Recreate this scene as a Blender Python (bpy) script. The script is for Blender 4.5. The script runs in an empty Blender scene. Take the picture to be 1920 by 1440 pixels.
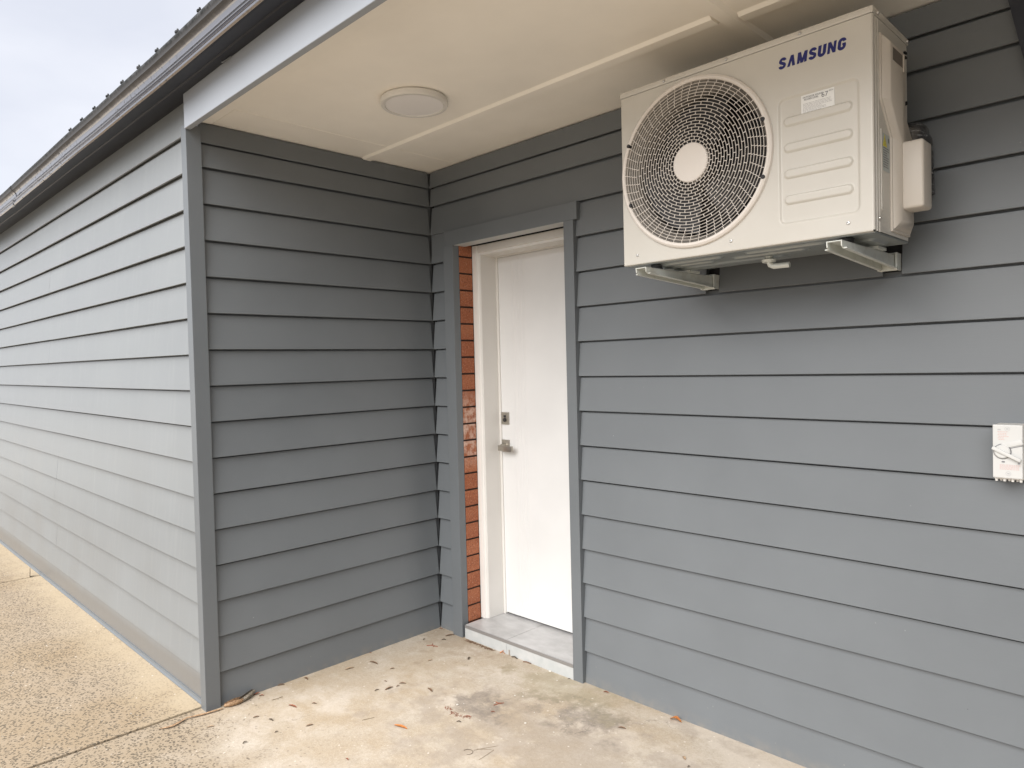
import bpy, bmesh, math, random
from mathutils import Vector, Matrix
random.seed(7)
R = math.radians
sc = bpy.context.scene
col = sc.collection

# ------------------------------------------------------------------ camera
cam = bpy.data.cameras.new('camera')
cam.sensor_width = 36.0
cam.lens = 1323.09 / 1920 * 36.0
cam.clip_start = 0.02
cam.clip_end = 500
co = bpy.data.objects.new('camera', cam)
col.objects.link(co)
co.matrix_world = (Matrix.Translation((2.94655, -2.35797, 1.25064)) @ Matrix.Rotation(0.786240, 4, 'Z')
                   @ Matrix.Rotation(1.545315, 4, 'X') @ Matrix.Rotation(-0.024346, 4, 'Z'))
sc.camera = co

# ------------------------------------------------------------------ sky, sun, exposure
SUN_EL, SUN_AZ = R(46), R(169)           # azimuth clockwise from +Y: front-left of the porch
world = bpy.data.worlds.new("World")
sc.world = world
world.use_nodes = True
wn, wl = world.node_tree.nodes, world.node_tree.links
bg = wn['Background']
sky = wn.new('ShaderNodeTexSky')
sky.sky_type = 'NISHITA'
sky.sun_disc = False
sky.sun_elevation = SUN_EL
sky.sun_rotation = SUN_AZ
tc = wn.new('ShaderNodeTexCoord')
mp = wn.new('ShaderNodeMapping'); mp.inputs['Scale'].default_value = (1.6, 1.6, 4.0)
n1 = wn.new('ShaderNodeTexNoise'); n1.inputs['Scale'].default_value = 1.7; n1.inputs['Detail'].default_value = 5; n1.inputs['Roughness'].default_value = .5
cr = wn.new('ShaderNodeValToRGB')
cr.color_ramp.elements[0].position = .30; cr.color_ramp.elements[0].color = (5.0, 5.15, 5.7, 1)
cr.color_ramp.elements[1].position = .68; cr.color_ramp.elements[1].color = (6.3, 6.35, 6.7, 1)
mx = wn.new('ShaderNodeMixRGB'); mx.inputs['Fac'].default_value = .9
wl.new(tc.outputs['Generated'], mp.inputs['Vector']); wl.new(mp.outputs['Vector'], n1.inputs['Vector'])
wl.new(n1.outputs['Fac'], cr.inputs['Fac'])
wl.new(sky.outputs['Color'], mx.inputs['Color1']); wl.new(cr.outputs['Color'], mx.inputs['Color2'])
wl.new(mx.outputs['Color'], bg.inputs['Color'])
bg.inputs['Strength'].default_value = 0.052
sl = bpy.data.lights.new('sun', 'SUN'); sl.energy = 2.2; sl.angle = R(70); sl.color = (1, .972, .94)
so = bpy.data.objects.new('sun', sl); col.objects.link(so)
d = Vector((math.sin(SUN_AZ) * math.cos(SUN_EL), math.cos(SUN_AZ) * math.cos(SUN_EL), math.sin(SUN_EL)))
so.rotation_euler = d.to_track_quat('Z', 'Y').to_euler()
so.location = d * 20
sc.view_settings.view_transform = 'Standard'
sc.view_settings.look = 'None'
sc.view_settings.gamma = 1
sc.view_settings.exposure = 1.68
try:
    sc.cycles.max_bounces = 8; sc.cycles.diffuse_bounces = 5
except Exception: pass

# ------------------------------------------------------------------ materials
def mat(name, base, rough=.5, metal=0, spec=.5):
    m = bpy.data.materials.new(name); m.use_nodes = True
    b = m.node_tree.nodes['Principled BSDF']
    b.inputs['Base Color'].default_value = (*base, 1)
    b.inputs['Roughness'].default_value = rough
    b.inputs['Metallic'].default_value = metal
    b.inputs['Specular IOR Level'].default_value = spec
    return m
class G:
    """small helper to write node graphs"""
    def __init__(s, m): s.t = m.node_tree; s.n = s.t.nodes; s.l = s.t.links; s.b = s.n['Principled BSDF']
    def new(s, ty, **k):
        x = s.n.new(ty)
        for a, v in k.items():
            if a.startswith('_'): setattr(x, a[1:], v)
            else: x.inputs[a.replace('__', ' ')].default_value = v
        return x
    def link(s, a, b): s.l.new(a, b)
    def coord(s, scale=(1, 1, 1)):
        c = s.new('ShaderNodeTexCoord'); m = s.new('ShaderNodeMapping'); m.inputs['Scale'].default_value = scale
        s.link(c.outputs['Object'], m.inputs['Vector']); return m.outputs['Vector']
    def noise(s, v, scale, detail=4, rough=.55):
        n = s.new('ShaderNodeTexNoise', Scale=scale, Detail=detail, Roughness=rough); s.link(v, n.inputs['Vector']); return n.outputs['Fac']
    def vor(s, v, scale, feature='F1', out='Distance', rnd=1.0):
        n = s.new('ShaderNodeTexVoronoi', Scale=scale, Randomness=rnd); n.feature = feature
        s.link(v, n.inputs['Vector']); return n.outputs[out]
    def ramp(s, f, p0, p1, c0=(0, 0, 0), c1=(1, 1, 1)):
        r = s.new('ShaderNodeValToRGB'); e = r.color_ramp.elements
        e[0].position = p0; e[0].color = (*c0, 1); e[1].position = p1; e[1].color = (*c1, 1)
        s.link(f, r.inputs['Fac']); return r.outputs['Color']
    def mix(s, f, a, b, mode='MIX'):
        x = s.new('ShaderNodeMixRGB'); x.blend_type = mode
        for k, v in (('Fac', f), ('Color1', a), ('Color2', b)):
            if isinstance(v, (int, float)): x.inputs[k].default_value = v
            elif isinstance(v, tuple): x.inputs[k].default_value = (*v, 1)
            else: s.link(v, x.inputs[k])
        return x.outputs['Color']
    def math(s, op, a, b=None):
        x = s.new('ShaderNodeMath'); x.operation = op
        for i, v in enumerate((a, b)):
            if v is None: continue
            if isinstance(v, (int, float)): x.inputs[i].default_value = v
            else: s.link(v, x.inputs[i])
        return x.outputs[0]
    def bump(s, h, strength=.3, dist=.002):
        b = s.new('ShaderNodeBump', Strength=strength, Distance=dist); s.link(h, b.inputs['Height'])
        s.link(b.outputs['Normal'], s.b.inputs['Normal'])

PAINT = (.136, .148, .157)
def paint_mat(name, base, rough=.42, grain=(60, 60, 60), streaks=False, dust=.65, low_soil_shade=False, splash=False):
    m = mat(name, base, rough); g = G(m)
    v = g.coord(); vg = g.coord(grain)
    big = g.noise(v, 2.3, 4)
    c = g.mix(g.ramp(big, .3, .7), tuple(x * .95 for x in base), tuple(min(1, x * 1.05) for x in base))
    spk = g.ramp(g.vor(v, 13), .012, .035, (1, 1, 1), (0, 0, 0))
    gate = g.ramp(g.noise(v, 3.1, 2), .54, .64)
    f = g.math('MULTIPLY', g.math('MULTIPLY', spk, gate), dust)
    c = g.mix(f, c, (.42, .42, .40))
    pit = g.math('MULTIPLY', g.ramp(g.vor(v, 4.2), .0045, .0075, (1, 1, 1), (0, 0, 0)), g.math('MULTIPLY', dust, 1.1))   # filled nail heads and pits
    c = g.mix(pit, c, (.03, .032, .034))
    if streaks:                                    # rain washed dust in vertical streaks
        vs = g.coord((26, 26, 1.2)); st = g.ramp(g.noise(vs, 1.0, 3), .52, .78)
        c = g.mix(g.math('MULTIPLY', st, .07), c, (.45, .45, .44))
    if splash:                                     # mud splashes low on the wall
        se = g.new('ShaderNodeSeparateXYZ'); cc = g.new('ShaderNodeTexCoord'); g.link(cc.outputs['Object'], se.inputs[0])
        zz_ = g.math('ADD', se.outputs['Z'], .14); lo = g.ramp(zz_, 0, .22, (1, 1, 1), (0, 0, 0))
        sp_ = g.math('MULTIPLY', g.ramp(g.vor(v, 34), .035, .075, (1, 1, 1), (0, 0, 0)), g.ramp(g.noise(v, 7, 4), .5, .6))
        c = g.mix(g.math('MULTIPLY', g.math('MULTIPLY', sp_, lo), .6), c, (.40, .36, .30))
        c = g.mix(g.math('MULTIPLY', g.math('MULTIPLY', g.ramp(zz_, 0, .045, (1, 1, 1), (0, 0, 0)), g.ramp(g.noise(v, 22, 5), .4, .7)), .45), c, (.25, .22, .18))
    if low_soil_shade:                                   # soil tint and painted shade along the foot of the wall
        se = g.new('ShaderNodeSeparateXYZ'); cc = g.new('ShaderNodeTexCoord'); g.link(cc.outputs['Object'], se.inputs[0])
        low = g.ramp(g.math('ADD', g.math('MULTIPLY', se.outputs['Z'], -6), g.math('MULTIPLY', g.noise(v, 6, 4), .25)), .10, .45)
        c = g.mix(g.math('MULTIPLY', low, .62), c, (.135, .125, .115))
    g.link(c, g.b.inputs['Base Color'])
    fine = g.noise(vg, 6, 3); 
    g.link(g.ramp(big, .2, .8, (rough - .05,) * 3, (rough + .08,) * 3), g.b.inputs['Roughness'])
    g.bump(fine, .22, .0008)
    return m
M = {}
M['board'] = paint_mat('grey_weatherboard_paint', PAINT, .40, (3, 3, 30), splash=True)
M['facade'] = paint_mat('grey_weatherboard_paint_streaked', (.195, .207, .212), .36, (3, 3, 30), streaks=True, low_soil_shade=True)
M['trim'] = paint_mat('grey_trim_paint', tuple(x * .96 for x in PAINT), .40, (20, 20, 3), dust=.3)
M['fascia'] = paint_mat('brightened_fascia_paint', (.33, .355, .39), .42, (2, 20, 40), dust=.2)  # lightened so the colour stands in for light missing under the gutter
M['soffit'] = paint_mat('cream_soffit_paint', (.90, .86, .785), .55, (20, 20, 20), dust=0)
M['white'] = paint_mat('white_door_paint', (.665, .66, .65), .34, (30, 30, 3), dust=0)
M['frame'] = paint_mat('white_frame_paint', (.67, .65, .615), .42, (30, 30, 6), dust=.2)
M['lining'] = mat('pale_grey_lining', (.42, .43, .42), .5)
M['dark'] = mat('dark_void', (.012, .012, .013), .8)
M['navy'] = mat('dark_navy_timber_paint', (.013, .016, .026), .5)
M['ivory'] = mat('ivory_powder_coat', (.70, .665, .59), .30)
g = G(M['ivory']); v = g.coord(); g.bump(g.noise(v, 260, 2), .10, .0006)
g.link(g.mix(g.ramp(g.noise(v, 7, 4), .35, .7), (.53, .508, .458), (.555, .533, .485)), g.b.inputs['Base Color'])
M['plastic'] = mat('ivory_plastic', (.54, .495, .435), .42)
g = G(M['plastic']); v = g.coord(); g.bump(g.noise(v, 320, 2), .15, .0006)
M['shadowplastic'] = mat('hand_hold_shade', (.16, .135, .115), .5)
M['grille'] = mat('grille_plastic', (.68, .635, .585), .45)
M['galv'] = mat('pale_bracket_coat', (.62, .64, .60), .35, .15)
g = G(M['galv']); v = g.coord(); g.link(g.mix(g.ramp(g.noise(v, 18, 5), .55, .8), (.62, .64, .60), (.42, .41, .36)), g.b.inputs['Base Color'])
M['base_zinc'] = mat('zinc_base_pan', (.34, .36, .35), .38, .6)
M['shroud'] = mat('grey_shroud', (.20, .185, .165), .5)
M['rubber'] = mat('black_rubber', (.015, .015, .016), .6)
M['screw'] = mat('steel_screw', (.55, .54, .52), .3, 1)
M['fan'] = mat('fan_blade_plastic', (.018, .017, .018), .5)
M['fin'] = mat('coil_fins', (.008, .008, .008), .6, .2)
M['blue'] = mat('blue_logo_ink', (.006, .010, .125), .4)
M['paper'] = mat('white_sticker', (.56, .56, .545), .4)
M['ink'] = mat('grey_print', (.16, .16, .17), .6)
M['inklight'] = mat('pale_grey_print', (.42, .42, .42), .6)
M['redprint'] = mat('faded_red_print', (.55, .33, .30), .6)
M['yellow'] = mat('yellow_warning_print', (.62, .55, .03), .5)
M['greyprint'] = mat('grey_green_sticker', (.40, .44, .43), .5)
M['nickel'] = mat('brushed_nickel', (.44, .41, .36), .32, .9)
M['gutter'] = mat('charcoal_gutter_steel', (.36, .35, .355), .10, 1.0, .8)
g = G(M['gutter']); v = g.coord()
dirt_and_bands = g.math('MULTIPLY', g.ramp(g.noise(v, 60, 5), .56, .66), g.ramp(g.noise(g.coord((.8, 1, 1)), 1.3, 2), .42, .62))
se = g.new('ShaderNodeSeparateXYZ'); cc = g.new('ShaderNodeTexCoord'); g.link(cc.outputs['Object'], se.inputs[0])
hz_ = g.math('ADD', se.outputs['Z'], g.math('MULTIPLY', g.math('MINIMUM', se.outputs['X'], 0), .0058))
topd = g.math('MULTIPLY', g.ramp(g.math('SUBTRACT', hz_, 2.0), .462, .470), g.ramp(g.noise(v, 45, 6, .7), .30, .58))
dirt_and_bands = g.math('MAXIMUM', dirt_and_bands, g.math('ADD', g.math('MULTIPLY', g.ramp(g.math('ADD', g.math('SUBTRACT', hz_, 2.0), g.math('MULTIPLY', g.noise(v, 30, 5, .7), .012)), .446, .456), .72), g.math('MULTIPLY', topd, .28)))  # upper bands darkened by height to paint in reflection contrast, over patchy grime
g.link(g.mix(dirt_and_bands, (.36, .35, .355), (.045, .047, .046)), g.b.inputs['Base Color'])
g.link(g.ramp(dirt_and_bands, 0, 1, (.13,) * 3, (.75,) * 3), g.b.inputs['Roughness'])
g.bump(g.noise(g.coord((.6, 3, 3)), 3, 2), .10, .003)
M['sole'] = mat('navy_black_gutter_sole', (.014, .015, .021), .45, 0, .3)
M['opal'] = mat('opal_diffuser', (.82, .80, .79), .35)
M['tile'] = mat('grey_porcelain_tile', (.5, .5, .5), .33)
g = G(M['tile']); v = g.coord((1, 1.6, 1)); 
c = g.mix(g.ramp(g.noise(v, 9, 7, .6), .35, .72), (.34, .335, .33), (.49, .485, .48))
g.link(c, g.b.inputs['Base Color']); g.bump(g.noise(v, 70, 4), .15, .001)
M['tiletrim'] = mat('tile_edge_metal', (.30, .29, .285), .35, .5)
M['grout'] = mat('tile_grout', (.33, .33, .32), .9)
M['riser'] = mat('grey_tile_riser', (.52, .53, .53), .45)
g = G(M['riser']); v = g.coord(); 
c = g.mix(g.ramp(g.noise(v, 14, 6), .4, .7), (.40, .415, .41), (.48, .48, .47)); g.link(c, g.b.inputs['Base Color'])
M['mortar'] = mat('dark_raked_mortar', (.035, .02, .015), .95)
# brick
M['brick'] = mat('orange_clay_brick', (.4, .15, .07), .85)
g = G(M['brick']); v = g.coord()
inf = g.new('ShaderNodeNewGeometry')
vb = g.coord((1, 1, 11.6))
vari = g.noise(vb, 1.0, 0)
c = g.mix(g.ramp(vari, .35, .65), (.33, .095, .035), (.43, .15, .065))
grit = g.ramp(g.noise(v, 300, 3), .4, .62)
c = g.mix(grit, c, (.22, .07, .035)); c = g.mix(g.math('MULTIPLY', g.ramp(g.noise(v, 130, 4, .7), .52, .66), .7), c, (.50, .24, .14)); c = g.mix(g.math('MULTIPLY', g.ramp(g.noise(v, 75, 4, .7), .56, .7), .7), c, (.12, .05, .035))
se = g.new('ShaderNodeSeparateXYZ'); cc = g.new('ShaderNodeTexCoord'); g.link(cc.outputs['Object'], se.inputs[0])
zz = g.math('ABSOLUTE', g.math('SUBTRACT', se.outputs['Z'], .93))
patch = g.math('MULTIPLY', g.ramp(zz, .09, .21, (1, 1, 1), (0, 0, 0)), g.ramp(g.noise(v, 38, 5), .38, .62))
c = g.mix(g.math('MULTIPLY', patch, .85), c, (.58, .42, .34))
sp = g.ramp(g.vor(v, 45), .05, .12, (1, 1, 1), (0, 0, 0))
c = g.mix(g.math('MULTIPLY', sp, .5), c, (.6, .45, .35))
g.link(c, g.b.inputs['Base Color']); g.bump(g.noise(v, 180, 5), .7, .003)
# --- concrete
def conc(name, porch):
    m = mat(name, (.4, .35, .28), .85, 0, .3); g = G(m); v = g.coord()
    big = g.noise(v, 1.7, 6, .6); mid = g.noise(v, 7, 6, .62); fine = g.noise(v, 70, 5, .65)
    c = g.mix(g.ramp(big, .34, .66), (.375, .295, .20), (.45, .40, .335))
    c = g.mix(g.math('MULTIPLY', g.ramp(mid, .5, .72), .6), c, (.52, .465, .395))
    c = g.mix(g.math('MULTIPLY', g.ramp(fine, .42, .7), .35), c, (.27, .215, .155))
    c = g.mix(g.math('MULTIPLY', g.ramp(g.noise(v, 240, 3, .7), .5, .7), .35), c, (.60, .54, .46))
    c = g.mix(g.math('MULTIPLY', g.ramp(g.noise(v, 150, 3, .7), .56, .68), .45), c, (.24, .19, .14))
    if not porch:
        c = g.mix(.66, c, (.262, .192, .116))
    # exposed aggregate: small dark stones and pits, a few pale stones
    vw = g.new('ShaderNodeMixRGB'); vw.blend_type = 'ADD'; vw.inputs['Fac'].default_value = .012
    nz = g.new('ShaderNodeTexNoise', Scale=26, Detail=3); g.link(v, nz.inputs['Vector']); g.link(v, vw.inputs['Color1']); g.link(nz.outputs['Color'], vw.inputs['Color2'])
    vv = vw.outputs['Color']
    d1 = g.ramp(g.vor(vv, 88), .34, .45, (1, 1, 1), (0, 0, 0))
    g1 = g.ramp(g.noise(v, 30, 4, .7), .36, .52)
    d2 = g.ramp(g.vor(vv, 31), .10, .17, (1, 1, 1), (0, 0, 0))
    dark = g.math('MINIMUM', g.math('ADD', g.math('MULTIPLY', g.math('MULTIPLY', d1, g1), 1.0), g.math('MULTIPLY', d2, .6)), 1.0)
    pale = g.math('MULTIPLY', g.ramp(g.vor(vv, 33), .09, .15, (1, 1, 1), (0, 0, 0)), g.ramp(g.noise(v, 12, 2), .5, .6))
    se = g.new('ShaderNodeSeparateXYZ'); cc = g.new('ShaderNodeTexCoord'); g.link(cc.outputs['Object'], se.inputs[0])
    X, Y = se.outputs['X'], se.outputs['Y']
    if porch:
        # smooth slurry skim near the door, aggregate worn through away from it
        s1 = g.math('ADD', g.math('ADD', g.math('MULTIPLY', Y, -1.0), g.math('MULTIPLY', X, -.35)), g.math('MULTIPLY', g.noise(v, 5, 5, .6), .9))
        s1 = g.math('MULTIPLY', s1, .25)
        amt = g.ramp(s1, 1.50 / 4, 1.80 / 4)
        few = g.ramp(s1, 1.0 / 4, 1.65 / 4)
        sp = g.math('MULTIPLY', g.math('MULTIPLY', d2, .9), few)
        amt2 = g.math('MINIMUM', g.math('ADD', g.math('MULTIPLY', dark, amt), g.math('MULTIPLY', sp, .6)), 1.0)
        # pale skim smears
        sm = g.math('MULTIPLY', g.ramp(g.noise(g.coord((1, 1.5, 1)), 3.3, 6, .62), .50, .63), .55)
        c = g.mix(g.math('MULTIPLY', sm, g.math('SUBTRACT', 1.0, amt)), c, (.53, .47, .40))
        c = g.mix(g.math('MULTIPLY', amt, .6), c, (.262, .200, .130))
        def blob(x, y, r, sx=1, sy=1):
            dx = g.math('MULTIPLY', g.math('SUBTRACT', X, x), sx); dy = g.math('MULTIPLY', g.math('SUBTRACT', Y, y), sy)
            dd = g.math('SQRT', g.math('ADD', g.math('MULTIPLY', dx, dx), g.math('MULTIPLY', dy, dy)))
            dd = g.math('ADD', dd, g.math('MULTIPLY', g.math('SUBTRACT', g.noise(v, 9, 6, .65), .5), 1.0 * r / .2))
            return g.ramp(dd, r * .35, r, (1, 1, 1), (0, 0, 0))
        st = g.math('MAXIMUM', blob(.80, -.44, .15, 1, 1.6), blob(1.14, -.24, .20, .8, 1.6))
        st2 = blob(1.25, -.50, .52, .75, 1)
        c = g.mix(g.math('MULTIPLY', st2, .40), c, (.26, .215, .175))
        sn = g.ramp(g.noise(v, 32, 6, .7), .36, .60)
        c = g.mix(g.math('MULTIPLY', g.math('MULTIPLY', st, .72), g.math('ADD', .35, g.math('MULTIPLY', sn, .65))), c, (.175, .148, .125))
        ol = g.math('MULTIPLY', blob(.98, -.10, .26, .8, 1.4), .35)
        c = g.mix(ol, c, (.30, .26, .15))
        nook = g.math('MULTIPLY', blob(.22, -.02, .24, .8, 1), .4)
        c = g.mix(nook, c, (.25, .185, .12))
    else:
        amt2 = dark
        edge = g.ramp(g.math('ADD', g.math('ABSOLUTE', g.math('ADD', Y, 1.27)), g.math('MULTIPLY', g.noise(v, 6, 4), .25)), .13, .33, (1, 1, 1), (0, 0, 0))
        c = g.mix(g.math('MULTIPLY', edge, .75), c, (.42, .345, .24))
        amt2 = g.math('MULTIPLY', dark, g.math('SUBTRACT', 1.0, g.math('MULTIPLY', edge, .8)))
    c = g.mix(g.math('MULTIPLY', amt2, .92), c, (.115, .095, .070))
    c = g.mix(g.math('MULTIPLY', pale, .7), c, (.66, .60, .52))
    g.link(c, g.b.inputs['Base Color'])
    cw = g.new('ShaderNodeMixRGB'); cw.blend_type = 'ADD'; cw.inputs['Fac'].default_value = .35
    n3 = g.new('ShaderNodeTexNoise', Scale=3.2, Detail=6, Roughness=.65); g.link(v, n3.inputs['Vector']); g.link(v, cw.inputs['Color1']); g.link(n3.outputs['Color'], cw.inputs['Color2'])
    crk = g.math('MULTIPLY', g.ramp(g.vor(cw.outputs['Color'], 1.15, 'DISTANCE_TO_EDGE'), .0012, .0030, (1, 1, 1), (0, 0, 0)), g.ramp(g.noise(v, 2.1, 3), .50, .58))
    c = g.mix(g.math('MULTIPLY', crk, .55), c, (.12, .10, .08)); g.link(c, g.b.inputs['Base Color'])
    h = g.math('ADD', g.math('MULTIPLY', fine, .6), g.math('MULTIPLY', amt2, -1.0))
    g.bump(h, .6, .003)
    return m
M['porch'] = conc('skimmed_concrete', True)
M['path'] = conc('exposed_aggregate_concrete', False)
M['soil'] = mat('joint_soil', (.045, .034, .025), .95)
M['ground'] = mat('pale_gravelly_ground', (.36, .31, .24), .95)
g = G(M['ground']); v = g.coord(); g.link(g.mix(g.ramp(g.noise(v, .8, 6), .4, .65), (.50, .45, .38), (.42, .38, .31)), g.b.inputs['Base Color'])
def leafm(name, a, b):
    m = mat(name, a, .65); g = G(m); v = g.coord(); g.link(g.mix(g.ramp(g.noise(v, 160, 4), .35, .65), a, b), g.b.inputs['Base Color']); return m
LM = {'b': leafm('brown_leaf', (.13, .075, .04), (.20, .12, .07)), 'k': leafm('dark_leaf', (.06, .045, .03), (.11, .08, .05)),
      'r': leafm('red_brown_leaf', (.26, .085, .04), (.18, .06, .03)), 'o': leafm('orange_leaf', (.55, .20, .05), (.38, .13, .03)),
      'p': leafm('pale_dry_leaf', (.38, .27, .17), (.28, .19, .12)), 't': leafm('thin_twig', (.13, .10, .05), (.2, .15, .09))}
M['bark'] = leafm('dry_bark', (.46, .30, .17), (.20, .12, .07))
M['barkdark'] = leafm('lichened_bark', (.10, .085, .065), (.34, .30, .24))
M['chip'] = mat('white_chip', (.60, .57, .51), .7)
M['foam'] = mat('black_foam_lagging', (.03, .03, .032), .6)
M['film'] = mat('clear_wrap_over_lagging', (.045, .045, .048), .12, 0, .9)
g = G(M['film']); v = g.coord(); g.bump(g.noise(v, 30, 4, .7), .9, .006)
g.link(g.mix(g.ramp(g.noise(g.coord((1, 1, 3)), 40, 4, .7), .55, .66), (.04, .04, .042), (.22, .22, .22)), g.b.inputs['Base Color'])
M['roof'] = mat('charcoal_roof_steel', (.10, .10, .105), .4, .4)

# ------------------------------------------------------------------ mesh helpers
class MB:
    def __init__(s): s.v = []; s.f = []; s.sm = []
    def add(s, vs, fs, smooth=False):
        o = len(s.v); s.v += [tuple(x) for x in vs]; s.f += [tuple(i + o for i in f) for f in fs]; s.sm += [smooth] * len(fs)
        return s
    def box(s, x0, x1, y0, y1, z0, z1, b=0, T=None):
        bm = bmesh.new(); bmesh.ops.create_cube(bm, size=1)
        for w in bm.verts:
            w.co = Vector(((x0 + x1) / 2 + w.co.x * (x1 - x0), (y0 + y1) / 2 + w.co.y * (y1 - y0), (z0 + z1) / 2 + w.co.z * (z1 - z0)))
        if b > 0: bmesh.ops.bevel(bm, geom=list(bm.edges), offset=b, segments=2, profile=.6, affect='EDGES')
        if T: bmesh.ops.transform(bm, matrix=T, verts=list(bm.verts))
        bm.verts.index_update()
        s.add([w.co[:] for w in bm.verts], [[w.index for w in f.verts] for f in bm.faces]); bm.free(); return s
    def tube(s, pts, r, n=10, cap=True, smooth=True):
        pts = [Vector(p) for p in pts]; rr = r if isinstance(r, (list, tuple)) else [r] * len(pts)
        vs = []; up = None
        for i, p in enumerate(pts):
            t = (pts[min(i + 1, len(pts) - 1)] - pts[max(i - 1, 0)]).normalized()
            if up is None: up = Vector((0, 0, 1)) if abs(t.z) < .9 else Vector((1, 0, 0))
            a = t.cross(up).normalized(); b = a.cross(t).normalized(); up = b
            for k in range(n):
                an = 2 * math.pi * k / n; vs.append(p + (a * math.cos(an) + b * math.sin(an)) * rr[i])
        fs = [(i * n + k, i * n + (k + 1) % n, (i + 1) * n + (k + 1) % n, (i + 1) * n + k) for i in range(len(pts) - 1) for k in range(n)]
        s.add(vs, fs, smooth)
        if cap:
            s.f.append(tuple(range(len(s.v) - len(vs), len(s.v) - len(vs) + n))[::-1]); s.sm.append(False)
            s.f.append(tuple(range(len(s.v) - n, len(s.v)))); s.sm.append(False)
        return s
    def extr(s, prof, x0, x1, n=1, close=False, fn=None, caps=False, smooth=False):
        """profile of (y,z) swept along X"""
        m = len(prof); vs = []
        for i in range(n + 1):
            x = x0 + (x1 - x0) * i / n
            for (y, z) in prof:
                vs.append(fn(x, y, z) if fn else (x, y, z))
        fs = [(i * m + k, i * m + (k + 1) % m, (i + 1) * m + (k + 1) % m, (i + 1) * m + k)
              for i in range(n) for k in range(m if close else m - 1)]
        s.add(vs, fs, smooth)
        if caps:
            o = len(s.v) - len(vs); s.f.append(tuple(range(o, o + m))); s.f.append(tuple(range(o + n * m, o + n * m + m))[::-1]); s.sm += [False] * 2
        return s
    def lathe(s, prof, c, axis='Y', n=48, smooth=True):
        """profile of (r, h); h runs along the axis"""
        m = len(prof); vs = []
        for i in range(n):
            a = 2 * math.pi * i / n
            for (r, h) in prof:
                if axis == 'Y': vs.append((c[0] + r * math.cos(a), c[1] + h, c[2] + r * math.sin(a)))
                elif axis == 'Z': vs.append((c[0] + r * math.cos(a), c[1] + r * math.sin(a), c[2] + h))
                else: vs.append((c[0] + h, c[1] + r * math.cos(a), c[2] + r * math.sin(a)))
        fs = [(i * m + k, i * m + k + 1, ((i + 1) % n) * m + k + 1, ((i + 1) % n) * m + k) for i in range(n) for k in range(m - 1)]
        return s.add(vs, fs, smooth)
    def build(s, name, m, parent=None, loc=None):
        me = bpy.data.meshes.new(name); me.from_pydata(s.v, [], s.f); me.update()
        bm = bmesh.new(); bm.from_mesh(me); bmesh.ops.remove_doubles(bm, verts=bm.verts, dist=1e-6)
        bmesh.ops.recalc_face_normals(bm, faces=bm.faces)
        bm.to_mesh(me); bm.free()
        if any(s.sm):
            me.polygons.foreach_set('use_smooth', [True] * len(me.polygons))
            try: me.set_sharp_from_angle(angle=R(32))
            except Exception: pass
        me.materials.append(m)
        o = bpy.data.objects.new(name, me); col.objects.link(o)
        if parent: 
            o.parent = parent
            o.matrix_parent_inverse = Matrix.Translation(-parent.location)
        return o
def tag(o, label=None, cat=None, group=None, kind=None):
    if label: o['label'] = label
    if cat: o['category'] = cat
    if group: o['group'] = group
    if kind: o['kind'] = kind
    return o
def thing(name, label, cat, loc, group=None):
    o = bpy.data.objects.new(name, None); o.empty_display_size = .1; col.objects.link(o); o.location = loc
    return tag(o, label, cat, group)

GZ = -.14          # ground level (z = 0 is the underside of the lowest full board)
CZ = 2.287         # soffit level
E = .15            # board exposure

# ------------------------------------------------------------------ ground
tag(MB().box(-60, 60, -60, 60, -.60, GZ - .05).build('ground', M['ground']), kind='structure')
tag(MB().box(-9.5, 6, -7, .1, GZ - .045, GZ - .022).build('ground_bedding', M['soil']), kind='structure')
def slab(name, x0, x1, y0, y1, m):
    mb = MB(); mb.box(x0, x1, y0, y1, GZ - .044 + .023, GZ, b=.004)
    return tag(mb.build(name, m), kind='structure')
slab('porch_slab', -.043, 9.2, -2.9, .02, M['porch'])
for i in range(3):
    slab('path', -.060 - 2.86 * (i + 1) + .017, -.060 - 2.86 * i, -2.9, -1.20, M['path'])
slab('path', -2.91, 9.2, -6.8, -2.908, M['path'])

# ------------------------------------------------------------------ the house
house = thing('house', 'single storey house clad in dark grey weatherboards with a recessed porch', 'house', (0, -1.22, GZ))
def board_rows(mb, place, zs, s0, s1, seed=0, gaps={}, ztop=None, hs=None):
    """weatherboards; place(s, n, z) -> point, s along the wall, n inwards"""
    rnd = random.Random(seed)
    for i, z in enumerate(zs):
        h = (hs[i] if hs else E) + .012
        dep = .0175
        if ztop is not None: h = min(h, ztop - z)
        segs = gaps.get(i, [(s0, s1)])
        for (a, b) in segs:
            n = max(1, int(abs(b - a) / .22)); ph = rnd.uniform(0, 6); am = rnd.uniform(.0002, .0009)
            rows = []
            for k in range(n + 1):
                s = a + (b - a) * k / n
                w = am * math.sin(ph + s * 2.3) + .0003 * math.sin(ph * 3 + s * 7.1); dz = .0007 * math.sin(ph * 2 + s * 1.7)
                rows.append([place(s, .0300, z + .013), place(s, .0095, z + .013), place(s, .0080, z + dz), place(s, .0012 + w, z + dz), place(s, w, z + .0012 + dz),
                             place(s, w * .6 + dep * (h - .0185) / (E + .012), z + h - .0185), place(s, w * .6 + .0285, z + h - .0175),
                             place(s, .0300, z + h)])
            vs = [p for r in rows for p in r]
            fs = [(k * 8 + j, k * 8 + (j + 1) % 8, k * 8 + 8 + (j + 1) % 8, k * 8 + 8 + j) for k in range(n) for j in range(8)]
            fs += [tuple(range(8)), tuple(n * 8 + j for j in range(7, -1, -1))]
            mb.add(vs, fs)
    return mb
ZS = [-.150] + [E * i for i in range(0, 14)] + [14 * E]      # bottoms; lowest one runs into the ground
HS = [E] * 15 + [.0995]
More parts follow.
